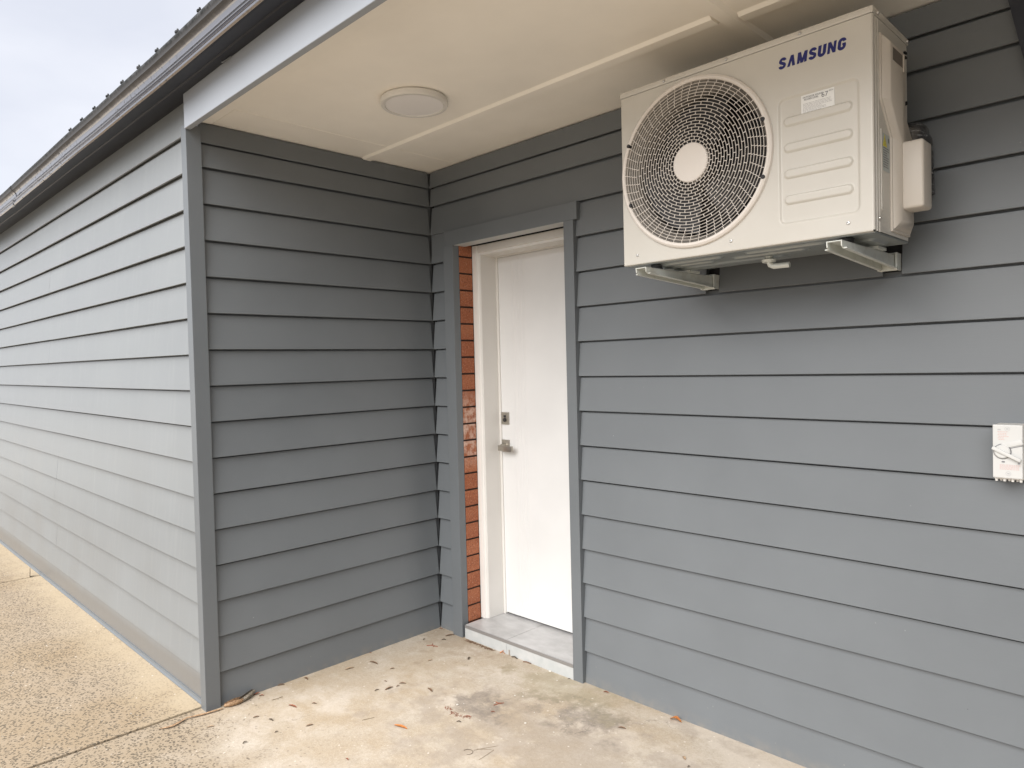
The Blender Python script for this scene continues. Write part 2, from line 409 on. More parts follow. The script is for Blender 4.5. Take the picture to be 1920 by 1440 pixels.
HS = [E] * 14 + [.0985] * 1 + [.1]
# bottoms at 0..14*E, then a narrow cover board at 2.199
ZS = [-.150] + [E * i for i in range(0, 15)] + [2.199]
HS = [E] * 15 + [.099, .088]
# --- return wall (faces +X)
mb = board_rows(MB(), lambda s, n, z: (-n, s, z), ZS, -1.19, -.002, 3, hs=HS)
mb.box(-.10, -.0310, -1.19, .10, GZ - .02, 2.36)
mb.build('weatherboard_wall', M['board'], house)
# --- door wall (faces -Y)
XD0, XD1 = .2, .937
W1 = 3.635
gaps = {}
for i, z in enumerate(ZS):
    if z < 1.8: gaps[i] = [(.002, .125), (.9925, W1)]
    elif z < 1.90: gaps[i] = [(.002, .125), (1.012, W1)]
LB, RB = (1.608, 1.662), (2.214, 2.268)
gaps[11] = [(.002, .125), (.9925, LB[0]), (LB[1], RB[0]), (RB[1], W1)]
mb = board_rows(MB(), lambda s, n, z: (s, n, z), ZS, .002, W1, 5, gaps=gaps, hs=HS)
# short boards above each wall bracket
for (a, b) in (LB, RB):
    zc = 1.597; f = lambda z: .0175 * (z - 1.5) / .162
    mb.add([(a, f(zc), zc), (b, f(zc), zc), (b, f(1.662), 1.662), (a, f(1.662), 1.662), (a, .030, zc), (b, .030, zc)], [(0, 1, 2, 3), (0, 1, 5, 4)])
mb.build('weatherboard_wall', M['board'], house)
bk = MB(); bk.box(.9912, W1, .0310, .10, GZ - .02, 2.36); bk.box(-.10, .19, .0310, .10, GZ - .02, 2.36); bk.box(.19, .995, .0310, .10, 1.90, 2.36)
bk.build('wall_backing', M['dark'], house)
# --- long facade (faces -Y), very slightly out of square and level as measured
FY, FZ = -1.2264, -.0187
def fac(x, n, z): return (x, FY + n + .004 * min(0, x), z + FZ - .0048 * min(0, x))
ZF = [E * i for i in range(0, 16)] ; HF = [E] * 15 + [.165]
mb = MB()
joints = [-2.42, -6.6]
gf = {}
for i in range(16):
    js = -2.46 if i % 2 else -2.38
    gf[i] = [(-.040, js), (js - .0012, -6.62), (-6.6212, -10.5)] if i not in (6, 7, 8) else [(-.040, -10.5)]
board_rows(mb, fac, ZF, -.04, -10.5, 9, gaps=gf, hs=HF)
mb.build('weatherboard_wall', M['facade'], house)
mb = MB(); 
mb.extr([(FY + .004, GZ - .03), (FY + .004, .004), (FY + .10, .004), (FY + .10, 2.44), (FY + .031, 2.44), (FY + .031, .002)], -10.5, -.04, 8, fn=lambda x, y, z: (x, y + .004 * min(0, x), z))
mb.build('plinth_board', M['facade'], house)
mb = MB(); mb.extr([(FY + .004, GZ + .016), (FY - .001, GZ + .016), (FY - .003, GZ + .008), (FY - .009, GZ + .003), (FY - .010, GZ - .01)], -10.5, -.04, 16,
                   fn=lambda x, y, z: (x, y + .004 * min(0, x), z))
mb.build('base_flashing', M['trim'], house)
# --- unseen right hand block, added to keep light off the porch wall
XR = 3.62
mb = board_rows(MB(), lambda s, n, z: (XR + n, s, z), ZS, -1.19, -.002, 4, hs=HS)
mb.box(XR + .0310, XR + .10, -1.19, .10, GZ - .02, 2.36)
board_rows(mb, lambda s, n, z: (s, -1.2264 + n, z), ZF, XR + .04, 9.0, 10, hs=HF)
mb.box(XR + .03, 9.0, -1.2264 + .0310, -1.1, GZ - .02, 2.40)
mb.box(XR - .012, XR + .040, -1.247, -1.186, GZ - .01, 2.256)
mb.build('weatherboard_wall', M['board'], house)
# --- corner post
mb = MB(); mb.box(-.040, .012, -1.247, -1.186, GZ - .01, 2.256, b=.0016)
mb.build('corner_post', M['trim'], house)
# --- door surround
mb = MB(); mb.box(.1262, .2, -.020, .022, GZ - .01, 1.8715, b=.0015); mb.build('architrave', M['trim'], house)
mb = MB(); mb.box(.937, .991, -.014, .036, GZ - .004, 1.8715, b=.0015); mb.build('architrave', M['trim'], house)
mb = MB(); mb.box(.1262, 1.010, -.012, .056, 1.872, 1.9494, b=.0015); mb.build('architrave', M['trim'], house)
MB().box(.2, .937, -.009, .063, 1.8705, 1.8722).build('head_lining', M['lining'], house)
mb = MB(); mb.box(.004, .1255, .0035, .014, 1.80, 1.9494, b=.001); mb.build('filler_board', M['trim'], house)
# brick reveals beside the door
def bricks(xf, sgn, y0, y1, top):
    mb = MB(); mo = MB(); z = GZ - .02; rnd = random.Random(5)
    while z < top:
        x = xf + sgn * rnd.uniform(0, .0016)
        mb.box(min(x, x - sgn * .05), max(x, x - sgn * .05), y0 + rnd.uniform(0, .002), y1 - rnd.uniform(0, .003), z + .0045, min(z + .0815, top), b=.0025)
        z += .086
    mo.box(min(xf - sgn * .006, xf - sgn * .05), max(xf - sgn * .006, xf - sgn * .05), y0 + .001, y1 + .004, GZ - .02, top)
    b = mb.build('brick_reveal', M['brick'], house)
    mo.build('mortar', M['mortar'], b)
bricks(.2, 1, .024, .112, 1.878)
bricks(.985, -1, .040, .112, 1.878)
# door frame with rebated sections
mb = MB()
def jamb(sx, x0):
    prof = [(x0, .113), (x0 + sx * .030, .113), (x0 + sx * .034, .119), (x0 + sx * .040, .121), (x0 + sx * .046, .130), (x0 + sx * .046, .236), (x0 + sx * .06, .236), (x0 + sx * .06, .25), (x0, .25)]
    vs = []; 
    for z in (-.069, 1.8765): vs += [(x, y, z) for x, y in prof]
    n = len(prof); mb.add(vs, [(k, (k + 1) % n, n + (k + 1) % n, n + k) for k in range(n)] + [tuple(range(n)), tuple(range(n, 2 * n))])
jamb(1, .2); jamb(-1, .985)
mb.box(.2455, .9395, .1135, .25, 1.840, 1.8765, b=.002)
mb.box(.2455, .9395, .121, .25, 1.8265, 1.8400, b=.0015)
mb.box(.2455, .9395, .225, .25, 1.8215, 1.8264, b=.0005)
mb.build('door_frame', M['frame'], house)
# the door: a flush leaf with five vertical grooves
dx0, dx1 = .2475, .9375
door_bm = MB(); gr = [.362, .388, .402, .425, .438]; xs = [dx0]
prof = [(dx0, .243)]
for gx in gr: prof += [(gx - .0016, .243), (gx - .0008, .2442), (gx + .0008, .2442), (gx + .0016, .243)]
prof += [(dx1, .243), (dx1, .278), (dx0, .278)]
n = len(prof); vs = [(x, y, z) for z in (-.060, 1.8200) for x, y in prof]
door_bm.add(vs, [(k, (k + 1) % n, n + (k + 1) % n, n + k) for k in range(n)] + [tuple(range(n)), tuple(range(n, 2 * n))])
door = door_bm.build('door', M['white'], house); tag(door, 'white flush front door with fine vertical grooves')
db = MB(); db.box(.262, .316, .236, .2428, .944, 1.008, b=.0012)
dbo = db.build('deadlock', M['nickel'], door)
MB().lathe([(0, -.010), (.011, -.010), (.0125, -.006), (.0125, 0)], (.289, .236, .976), 'Y', 24).build('lock_cylinder', M['screw'], dbo) if False else None
c2 = MB(); c2.lathe([(0, -.007), (.0095, -.007), (.011, -.004), (.011, .001)], (.289, .236, .968), 'Y', 20); c2.box(.282, .296, .2325, .2362, .981, .993, b=.0008)
c2.build('lock_cylinder', M['fan'], door)
hb = MB(); hb.box(.262, .316, .235, .2428, .799, .863, b=.0012); hb.lathe([(0, -.030), (.010, -.030), (.012, 0)], (.286, .236, .832), 'Y', 20)
hb.box(.274, .374, .194, .207, .808, .836, b=.002)
hb.build('door_handle', M['nickel'], door)
MB().box(.25, .94, .256, .27, -.0695, -.0602).build('door_seal', M['rubber'], door)
# tiled step
st = MB()
st.box(.216, .5155, -.010, .262, -.082, -.0700, b=.001); st.box(.5185, .9368, -.010, .262, -.082, -.0700, b=.001)
step = st.build('door_step', M['tile'], house)
r_ = MB(); r_.box(.214, .5158, -.0135, .26, GZ - .01, -.0875); r_.box(.5172, .9368, -.0135, .26, GZ - .01, -.0875); r_.build('riser', M['riser'], step)
MB().box(.2145, .9366, -.0148, -.0105, -.0872, -.0712, b=.0012).build('edge_trim', M['tiletrim'], step)
MB().box(.217, .9367, -.009, .261, -.0874, -.0722).build('grout', M['grout'], step)
# soffit
sf = MB(); sf.box(-.03, W1 - .01, -1.225, .03, CZ, CZ + .006)
sf.box(-.03, .208, -1.13, .03, CZ - .0016, CZ - .0002)
soffit = sf.build('soffit', M['soffit'], house)
sb = MB(); sb.box(.012, W1, -1.2265, -1.142, CZ - .011, CZ - .0003, b=.002); sb.build('edge_strip', M['soffit'], soffit)
def strip(name, x0, x1, y0, y1, along='X'):
    t = .0105; c = .011
    if along == 'X':
        P = [(y0, CZ - .0003), (y0 + c, CZ - t), (y1 - c, CZ - t), (y1, CZ - .0003)]
        m_ = MB(); m_.extr(P, x0, x1, 1, close=True, caps=True)
    else:
        P = [(x0, CZ - .0003), (x0 + c, CZ - t - .001), (x1 - c, CZ - t - .001), (x1, CZ - .0003)]
        vs = [(x, y, z) for y in (y0, y1) for x, z in P]
        m_ = MB(); m_.add(vs, [(k, (k + 1) % 4, 4 + (k + 1) % 4, 4 + k) for k in range(4)] + [(0, 1, 2, 3), (4, 5, 6, 7)])
    return m_.build(name, M['soffit'], soffit)
strip('cover_strip', -.008, 1.868, -.408, -.344)
strip('cover_strip', 1.868, 1.932, -1.141, .012, 'Y')
strip('cover_strip', 1.932, W1, -.362, -.300)
# fascia beam over the porch
fb = MB(); n = 30; prof = [(-1.228, 2.46), (-1.2515, 2.46), (-1.2515, 2.2365), (-1.2500, 2.2350), (-1.228, 2.2352)]
fb.extr(prof, .0135, 9.0, n, close=True, caps=True, fn=lambda x, y, z: (x, y + .0006 * math.sin(x * 5), z + (.0012 * math.sin(x * 3.1) if z < 2.3 else 0)))
fascia = fb.build('fascia', M['fascia'], house)
MB().box(.0095, .0125, -1.2495, -1.232, 2.244, 2.40).build('joint_cover', M['trim'], fascia)
hk = MB(); hk.tube([(.415, -1.262, 2.376), (.425, -1.268, 2.362), (.445, -1.27, 2.358), (.463, -1.262, 2.364), (.475, -1.2525, 2.376)], .0022, 8); hk.build('hook', M['trim'], fascia)
# gutter
GP = [(-1.2000, 2.3765), (-1.2300, 2.3745), (-1.292, 2.366), (-1.296, 2.3615), (-1.300, 2.366), (-1.346, 2.360), (-1.354, 2.3602), (-1.360, 2.3645), (-1.3615, 2.371),
      (-1.3585, 2.377), (-1.353, 2.380), (-1.3525, 2.386), (-1.359, 2.389), (-1.360, 2.392), (-1.352, 2.399), (-1.3455, 2.408), (-1.3425, 2.420), (-1.344, 2.434), (-1.351, 2.446), (-1.361, 2.452),
      (-1.3655, 2.4545), (-1.3660, 2.460), (-1.370, 2.466), (-1.3725, 2.474), (-1.371, 2.482), (-1.365, 2.489), (-1.356, 2.491), (-1.348, 2.487), (-1.345, 2.478)]
def gfn(x, y, z):
    k = min(0, x)
    w = .0015 * math.sin(x * 1.9) + .0008 * math.sin(x * 6.3)
    return (x, y + .004 * k + w, z - .0058 * k + .0012 * math.sin(x * 2.7))
gm = MB()
for (a, b, n) in ((-2.62, 9.1, 90), (-10.6, -2.60, 60)):
    off = 0 if a > -3 else .0022
    gm.extr([(y - off, z - off * .5) for y, z in GP[6:]], a, b, n, fn=gfn, smooth=True)
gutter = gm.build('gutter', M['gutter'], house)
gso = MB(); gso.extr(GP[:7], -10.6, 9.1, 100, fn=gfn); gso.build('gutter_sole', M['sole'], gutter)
bk = MB(); bk.extr([(-1.255, 2.376), (-1.255, 2.50), (-1.225, 2.50), (-1.225, 2.3765)], -10.6, 9.1, 20, fn=gfn); bk.build('gutter_back', M['navy'], gutter)
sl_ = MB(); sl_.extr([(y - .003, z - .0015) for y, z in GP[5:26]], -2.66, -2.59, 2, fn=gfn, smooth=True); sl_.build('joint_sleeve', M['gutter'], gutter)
x = .477
k = 0
while x > -1.3:
    cm = MB(); p = gfn(x, -1.362, 2.490)
    cm.box(p[0] - .006, p[0] + .006, p[1] - .010, p[1] + .010, p[2] - .004, p[2] + .006, b=.003); cm.tube([(p[0], p[1], p[2] + .004), (p[0] + .001, p[1], p[2] + .014)], [.006, .003], 8)
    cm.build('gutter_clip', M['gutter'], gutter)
    x -= .205; k += 1
# low pitched roof behind the gutter (keeps the sky off the soffit)
rf = MB(); rf.extr([(-1.30, 2.452), (-1.30, 2.458), (6.5, 3.05), (6.5, 2.6), (-1.10, 2.41)], -10.6, 9.1, 1, close=True, caps=True); rf.build('roof', M['roof'], house)
MB().box(-10.4, 9.0, .28, 6.3, GZ, 2.42).build('interior_mass', M['dark'], house)
MB().box(-10.4, -.11, -1.10, .28, GZ, 2.40).build('interior_mass', M['dark'], house)
# raking dark board fixed on the wall at the far right
rk = MB()
a0, a1 = Vector((2.5275, 0, 2.2855)), Vector((3.0220, 0, GZ - .01)); w = Vector((.115, 0, .02))
vs = [(p.x, y, p.z) for y in (-.026, .004) for p in (a0, a0 + w, a1 + w, a1)]
vs = [(x_, y_, min(z_, 2.2865)) for x_, y_, z_ in vs]
rk.add(vs, [(0, 1, 2, 3), (4, 5, 6, 7), (0, 1, 5, 4), (1, 2, 6, 5), (2, 3, 7, 6), (3, 0, 4, 7)])
tag(rk.build('raking_board', M['navy'], house), 'dark raking board on the wall')

# ------------------------------------------------------------------ ceiling light
LX, LY = .757, -.666
lt = thing('ceiling_light', 'round flat white oyster light, switched off, on the cream porch soffit', 'ceiling light', (LX, LY, CZ))
lb = MB(); lb.lathe([(.123, 0), (.1255, -.003), (.1285, -.006), (.1290, -.022), (.1265, -.0265), (.118, -.0275), (.1125, -.0265), (.1115, -.0235)], (LX, LY, CZ - .0008), 'Z', 96)
lb.build('light_body', M['frame'], lt)
ld = MB(); ld.lathe([(0, -.0262), (.06, -.0258), (.1, -.0250), (.1112, -.0242)], (LX, LY, CZ - .0008), 'Z', 96); ld.build('diffuser', M['opal'], lt)
MB().lathe([(0, 0), (.120, 0), (.120, -.004)], (LX, LY, CZ - .0004), 'Z', 64).build('gasket', M['dark'], lt)

# ------------------------------------------------------------------ air conditioner
AX0, AX1, AY0, AY1, AZ0, AZ1 = 1.531, 2.321, -.400, -.108, 1.576, 2.152
ac = thing('air_conditioner', 'ivory outdoor air conditioning unit with round fan grille and blue lettering, on wall brackets', 'air conditioner', ((AX0 + AX1) / 2, -.25, AZ0))
FX, FZc, FR = 1.7965, 1.8640, .2475
def rrect(x0, x1, z0, z1, r, n=6):
    out = []
    for cx, cz, a0 in ((x1 - r, z1 - r, 0), (x0 + r, z1 - r, 90), (x0 + r, z0 + r, 180), (x1 - r, z0 + r, 270)):
        for i in range(n + 1):
            a = R(a0 + 90 * i / n); out.append((cx + r * math.cos(a), cz + r * math.sin(a)))
    return out
# front panel: height field over a grid, with a round hole, a recessed field and ribs
def fbm():
    bm = bmesh.new()
    rz = AZ1 - .0205
    # round hole joined to the outline
    N = 96
    ring = [bm.verts.new((FX + (FR + .006) * math.cos(2 * math.pi * i / N), AY0, FZc + (FR + .006) * math.sin(2 * math.pi * i / N))) for i in range(N)]
    xs = [AX0 + .004, 2.0555]; zs = [AZ0 + .004, rz]
    def sq(i):
        a = 2 * math.pi * i / N; c, s = math.cos(a), math.sin(a)
        tx = ((xs[1] if c > 0 else xs[0]) - FX) / c if abs(c) > 1e-6 else 1e9
        tz = ((zs[1] if s > 0 else zs[0]) - FZc) / s if abs(s) > 1e-6 else 1e9
        t = min(tx, tz); return (FX + c * t, AY0, FZc + s * t)
    outer = [bm.verts.new(sq(i)) for i in range(N)]
    for i in range(N): bm.faces.new((ring[i], ring[(i + 1) % N], outer[(i + 1) % N], outer[i]))
    for cx, cz in ((xs[0], zs[0]), (xs[0], zs[1]), (xs[1], zs[0]), (xs[1], zs[1])):
        a = math.atan2(cz - FZc, cx - FX) % (2 * math.pi); i = int(a / (2 * math.pi) * N)
        v = bm.verts.new((cx, AY0, cz)); 
        try: bm.faces.new((outer[i], v, outer[(i + 1) % N]))
        except Exception: pass
    # flange into the hole
    r2 = [bm.verts.new((v.co.x, AY0 + .012, v.co.z)) for v in ring]
    for i in range(N): bm.faces.new((ring[i], ring[(i + 1) % N], r2[(i + 1) % N], r2[i]))
    me = bpy.data.meshes.new('t'); vs = [v.co[:] for v in bm.verts]; bm.verts.index_update(); fs = [[v.index for v in f.verts] for f in bm.faces]; bm.free()
    return vs, fs
fp = MB(); vs, fs = fbm(); fp.add(vs, fs)
# right part of the panel as a fine height field with real relief
RX0, RX1, RZ0, RZ1 = 2.0555, AX1 - .006, AZ0 + .004, AZ1 - .0205
def sdrr(x, z, x0, x1, z0, z1, r):
    qx = abs(x - (x0 + x1) / 2) - (x1 - x0) / 2 + r; qz = abs(z - (z0 + z1) / 2) - (z1 - z0) / 2 + r
    return math.hypot(max(qx, 0), max(qz, 0)) + min(max(qx, qz), 0) - r
def sstep(a, b, x): t = max(0, min(1, (x - a) / (b - a))); return t * t * (3 - 2 * t)
ribs = [1.9125, 1.8405, 1.768, 1.696]
def relief(x, z):
    h = .0055 * sstep(.004, -.004, sdrr(x, z, 2.073, 2.284, 1.632, 1.977, .016))
    for rz in ribs: h -= .0058 * sstep(.0040, -.0022, sdrr(x, z, 2.087, 2.266, rz - .0105, rz + .0105, .010))
    return h
nx, nz = 130, 260
vs = []
for j in range(nz + 1):
    z = RZ0 + (RZ1 - RZ0) * j / nz
    for i in range(nx + 1):
        x = RX0 + (RX1 - RX0) * i / nx; vs.append((x, AY0 + relief(x, z), z))
fp.add(vs, [(j * (nx + 1) + i, j * (nx + 1) + i + 1, (j + 1) * (nx + 1) + i + 1, (j + 1) * (nx + 1) + i) for j in range(nz) for i in range(nx)], True)
# wrap round right and left corners and the turned-in foot
def corner(x, sx, xin, y1):
    P = [(xin, AY0)] + [(x - sx * (.006 - .006 * math.sin(a)), AY0 + .006 - .006 * math.cos(a)) for a in [i * math.pi / 12 for i in range(1, 7)]] + [(x, AY0 + .012), (x, y1), (x - sx * .0015, y1 + .0015)]
    vs = [(px, py, z) for z in (AZ0 + .004, AZ1 - .0205) for px, py in P]; n = len(P)
    fp.add(vs, [(k, k + 1, n + k + 1, n + k) for k in range(n - 1)], True)
corner(AX1, 1, AX1 - .006, AY0 + .014)
corner(AX0 - .0, -1, AX0 + .004, AY0 + .03)
fp.extr([(AY0, AZ0 + .004), (AY0 + .0012, AZ0 + .0012), (AY0 + .005, AZ0), (AY0 + .014, AZ0)], AX0 + .002, AX1 - .004, 1, smooth=True)
fp.build('front_panel', M['ivory'], ac)
# carcase
cb = MB()
T_ = .0008
# right side in vertical folds
side_prof = [(AX1 - .0012, AY0 + .0155), (AX1 - .004, AY0 + .017), (AX1 - .004, AY0 + .022), (AX1 - .0005, AY0 + .024), (AX1 - .0005, AY0 + .034), (AX1 - .0035, AY0 + .036), (AX1 - .0035, AY0 + .042), (AX1 - .0008, AY0 + .044), (AX1 - .0008, AY1 - .012)]
side_prof += [(AX1 - .0008 - .012 * (1 - math.cos(a)), AY1 - .012 + .012 * math.sin(a)) for a in (.4, .8, 1.2, math.pi / 2)] + [(AX1 - .06, AY1)]
n = len(side_prof); vs = [(x, y, z) for z in (AZ0 + .003, AZ1 - .0205) for x, y in side_prof]
cb.add(vs, [(k, k + 1, n + k + 1, n + k) for k in range(n - 1)])
cb.build('side_panel', M['ivory'], ac)
ls = MB(); ls.box(AX0 + .0008, AX0 + .002, AY0 + .031, AY1, AZ0 + .004, AZ1 - .021); ls.build('side_panel', M['ivory'], ac)
MB().box(AX0 + .01, AX1 - .05, AY1 - .03, AY1 - .002, AZ0 + .012, AZ1 - .022).build('coil', M['fin'], ac)
# base pan with embossed ribs
bp = MB()
X0, X1, Y0, Y1 = AX0 + .004, AX1 - .004, AY0 + .016, AY1
nx, ny = 160, 60; vs = []
for j in range(ny + 1):
    y = Y0 + (Y1 - Y0) * j / ny
    for i in range(nx + 1):
        x = X0 + (X1 - X0) * i / nx; h = 0
        for (a, b, c, d) in ((X0 + .10, 1.86, AY0 + .045, AY0 + .075), (1.94, X1 - .14, AY0 + .040, AY0 + .075), (X0 + .08, 1.80, AY0 + .105, AY0 + .135), (1.87, 2.10, AY0 + .100, AY0 + .14), (2.2, X1 - .03, AY0 + .10, AY0 + .22), (X0 + .05, 2.0, AY0 + .17, AY0 + .24)):
            h += .009 * sstep(.005, -.005, sdrr(x, y, a, b, c, d, .012))
        vs.append((x, y, AZ0 - .002 - h * .8))
bp.add(vs, [(j * (nx + 1) + i, j * (nx + 1) + i + 1, (j + 1) * (nx + 1) + i + 1, (j + 1) * (nx + 1) + i) for j in range(ny) for i in range(nx)], True)
bp.box(X0, X1, Y0 - .001, Y0, AZ0 - .002, AZ0 + .02); bp.box(X0, X1, Y1 - .001, Y1, AZ0 - .002, AZ0 + .02)
bp.box(X1 - .001, X1, Y0, Y1, AZ0 - .002, AZ0 + .01); bp.box(X0, X0 + .001, Y0, Y1, AZ0 - .002, AZ0 + .01)
bp.build('base_pan', M['base_zinc'], ac)
# lid
ld_ = MB(); ld_.box(AX0 - .0016, AX1 + .0016, AY0 - .0015, AY1 + .002, AZ1 - .0197, AZ1, b=.0060); ld_.build('top_cover', M['ivory'], ac)
# shroud behind the grille, motor and fan
sh = MB(); sh.lathe([(.2475, .004), (.243, .012), (.232, .022), (.222, .034), (.217, .050), (.217, .11), (.225, .13)], (FX, AY0, FZc), 'Y', 96); sh.build('shroud', M['shroud'], ac)
fn = MB()
for k in range(3):
    a0 = R(40 + 120 * k); vs = []; na, nr = 14, 8
    for j in range(nr + 1):
        rr = .055 + (.205 - .055) * j / nr
        for i in range(na + 1):
            a = a0 + R(92) * i / na * (1 - .12 * j / nr) + .35 * j / nr
            vs.append((FX + rr * math.cos(a), AY0 + .040 + .055 * i / na + .006 * math.sin(3.1 * j / nr), FZc + rr * math.sin(a)))
    fn.add(vs, [(j * (na + 1) + i, j * (na + 1) + i + 1, (j + 1) * (na + 1) + i + 1, (j + 1) * (na + 1) + i) for j in range(nr) for i in range(na)], True)
fn.lathe([(0, .03), (.05, .032), (.058, .045), (.058, .11)], (FX, AY0, FZc), 'Y', 32); fn.build('fan', M['fan'], ac)
MB().lathe([(.0, .135), (.24, .135)], (FX, AY0, FZc), 'Y', 48).build('fan_cavity', M['fin'], ac)
# grille
gl = MB()
gl.lathe([(.2445, .006), (.2445, -.0095), (.2475, -.0125), (.253, -.0125), (.2585, -.0085), (.2605, -.0005)], (FX, AY0, FZc), 'Y', 128)
grille = gl.build('fan_grille', M['grille'], ac)
gb = MB(); NR = 20; r0, r1 = .0585, .2450; pt = (r1 - r0) / NR
def dome(r): return -.0100 - .0045 * (1 - (r / r1) ** 2)
for k in range(1, NR):
    r = r0 + pt * k; h = dome(r); t = .00085
    gb.lathe([(r - t, h + .0022), (r - t * .8, h + .0005), (r, h), (r + t * .8, h + .0005), (r + t, h + .0022), (r - t, h + .0022)], (FX, AY0, FZc), 'Y', 120)
def spoke(a, ra, rb, w=.0009):
    c, s = math.cos(a), math.sin(a); tx, tz = -s * w, c * w; vs = []
    for r in (ra, rb):
        h = dome(r) + .0004
        for sx, dh in ((-1, .0020), (-1, 0), (1, 0), (1, .0020)): vs.append((FX + c * r + sx * tx, AY0 + h + dh, FZc + s * r + sx * tz))
    gb.add(vs, [(0, 1, 5, 4), (1, 2, 6, 5), (2, 3, 7, 6)])
ph = 0
for k in range(NR):
    ra, rb = r0 + pt * k, r0 + pt * (k + 1)
    if k < 15:
        n = 26; ph = k * (.5 + .045) * 2 * math.pi / 26
    else:
        n = 52; ph = (14 * (.5 + .045) * 2 * math.pi / 26) - (k - 14) * .012
    for i in range(n):
        a = ph + 2 * math.pi * i / n
        if k == 14 and i % 2 == 0: pass
        spoke(a, ra, rb, .0009 if k < 15 else .0007)
gb.build('grille_bars', M['grille'], grille)
hb = MB(); hb.lathe([(0, dome(0) - .001), (.045, dome(.04) - .001), (.0575, dome(.05) + .0005), (.060, dome(.06) + .003), (.060, .0)], (FX, AY0, FZc), 'Y', 64); hb.build('grille_hub', M['grille'], grille)
for (x_, z_) in ((1.569, 1.966), (1.573, 1.771), (2.0315, 1.934), (2.0290, 1.772)):
    kb = MB(); kb.lathe([(0, -.0155), (.005, -.0155), (.0062, -.0135), (.0062, .0)], (x_, AY0, z_), 'Y', 16)
    kb.build('grille_fixing', M['fan'], grille)
# screws
def screw(x, z, y=AY0 - .0015):
    s_ = MB(); s_.lathe([(0, -.0012), (.0022, -.0014), (.0023, -.0030), (.0040, -.0026), (.0052, 0), (.0052, .001)], (x, y, z), 'Y', 16); s_.build('screw', M['screw'], ac)
for x_ in (1.702, 1.916, 2.135): screw(x_, AZ1 - .0095)
for x_, z_ in ((1.588, 1.606), (1.922, 1.606), (2.256, 1.606)): screw(x_, z_, AY0)
def screwx(y, z, x=AX1):
    s_ = MB(); s_.lathe([(0, .0012), (.0022, .0014), (.0023, .0030), (.0040, .0026), (.0050, 0), (.0050, -.001)], (x, y, z), 'X', 16); s_.build('screw', M['screw'], ac)
screwx(-.366, 2.1415, AX1 + .0022); screwx(-.122, 2.1415, AX1 + .0022); screwx(-.360, 1.614)
# side service cover: a thick moulded cover whose front edge steps back towards the bottom
def prism(name, outline, x0, x1, m, parent, bev=.006):
    bm = bmesh.new(); vs0 = [bm.verts.new((x0, y, z)) for y, z in outline]; f = bm.faces.new(vs0)
    ex = bmesh.ops.extrude_face_region(bm, geom=[f]); tv = [e for e in ex['geom'] if isinstance(e, bmesh.types.BMVert)]
    for v in tv: v.co.x = x1
    if bev:
        ed = [e for e in bm.edges if all(abs(v.co.x - x1) < 1e-6 for v in e.verts)] + [e for e in bm.edges if abs(e.verts[0].co.x - e.verts[1].co.x) > 1e-6]
        bmesh.ops.bevel(bm, geom=ed, offset=bev, segments=3, profile=.5, affect='EDGES')
    bmesh.ops.recalc_face_normals(bm, faces=bm.faces)
    me = bpy.data.meshes.new(name); bm.to_mesh(me); bm.free(); me.materials.append(m)
    me.polygons.foreach_set('use_smooth', [True] * len(me.polygons))
    try: me.set_sharp_from_angle(angle=R(50))
    except Exception: pass
    o = bpy.data.objects.new(name, me); col.objects.link(o); o.parent = parent; o.matrix_parent_inverse = Matrix.Translation(-parent.location); return o
cov = prism('service_cover', [(-.351, 2.096), (-.351, 1.925), (-.271, 1.841), (-.271, 1.590), (-.116, 1.590), (-.116, 1.856), (-.150, 1.892), (-.150, 2.096)], AX1 - .001, AX1 + .004, M['plastic'], ac, .0015)
OUT = [(-.345, 2.090), (-.345, 1.927), (-.265, 1.842), (-.265, 1.596), (-.125, 1.596), (-.125, 1.850), (-.200, 1.925), (-.200, 2.090)]
INN = [(-.328, 2.072), (-.328, 1.922), (-.243, 1.832), (-.243, 1.622), (-.145, 1.622), (-.145, 1.845), (-.222, 1.918), (-.222, 2.072)]
mb = MB(); XC = AX1 + .0035
lay = [(OUT, 0), ([(o[0] * .9 + i_[0] * .1, o[1] * .9 + i_[1] * .1) for o, i_ in zip(OUT, INN)], .0040), ([(o[0] * .12 + i_[0] * .88, o[1] * .12 + i_[1] * .88) for o, i_ in zip(OUT, INN)], .0165), (INN, .0175)]
vs = [(XC + h_, y_, z_) for L_, h_ in lay for y_, z_ in L_]; n = len(OUT)
mb.add(vs, [(j * n + k, j * n + (k + 1) % n, (j + 1) * n + (k + 1) % n, (j + 1) * n + k) for j in range(3) for k in range(n)] + [tuple(range(3 * n, 4 * n))], True)
mb.build('cover_body', M['plastic'], cov)
prism('valve_box', [(-.238, 1.832), (-.238, 1.650), (-.158, 1.650), (-.158, 1.832)], AX1 + .010, AX1 + .071, M['plastic'], cov, .008)
# handle recess stood in by a plate, its shade painted dark
hr = MB(); hr.box(AX1 + .0185, AX1 + .0215, -.314, -.232, 2.030, 2.064, b=.001); hr.build('hand_hold', M['shadowplastic'], cov)
hf = MB(); hf.box(AX1 + .0180, AX1 + .0245, -.231, -.225, 2.020, 2.066, b=.001); hf.build('hand_hold_lip', M['plastic'], cov)
for (y0_, y1_, z0_, z1_) in ((-.147, -.130, 2.102, 2.107), (-.147, -.130, 2.090, 2.094), (-.1465, -.1405, 1.957, 1.967), (-.262, -.255, 1.938, 1.950)):
    gs = MB(); xo = .0192 if y0_ < -.24 else (.0036 if z0_ > 2 else .0060); gs.box(AX1 + xo - .006, AX1 + xo + .0008, y0_, y1_, z0_, z1_); gs.build('cover_slot', M['dark'], cov)
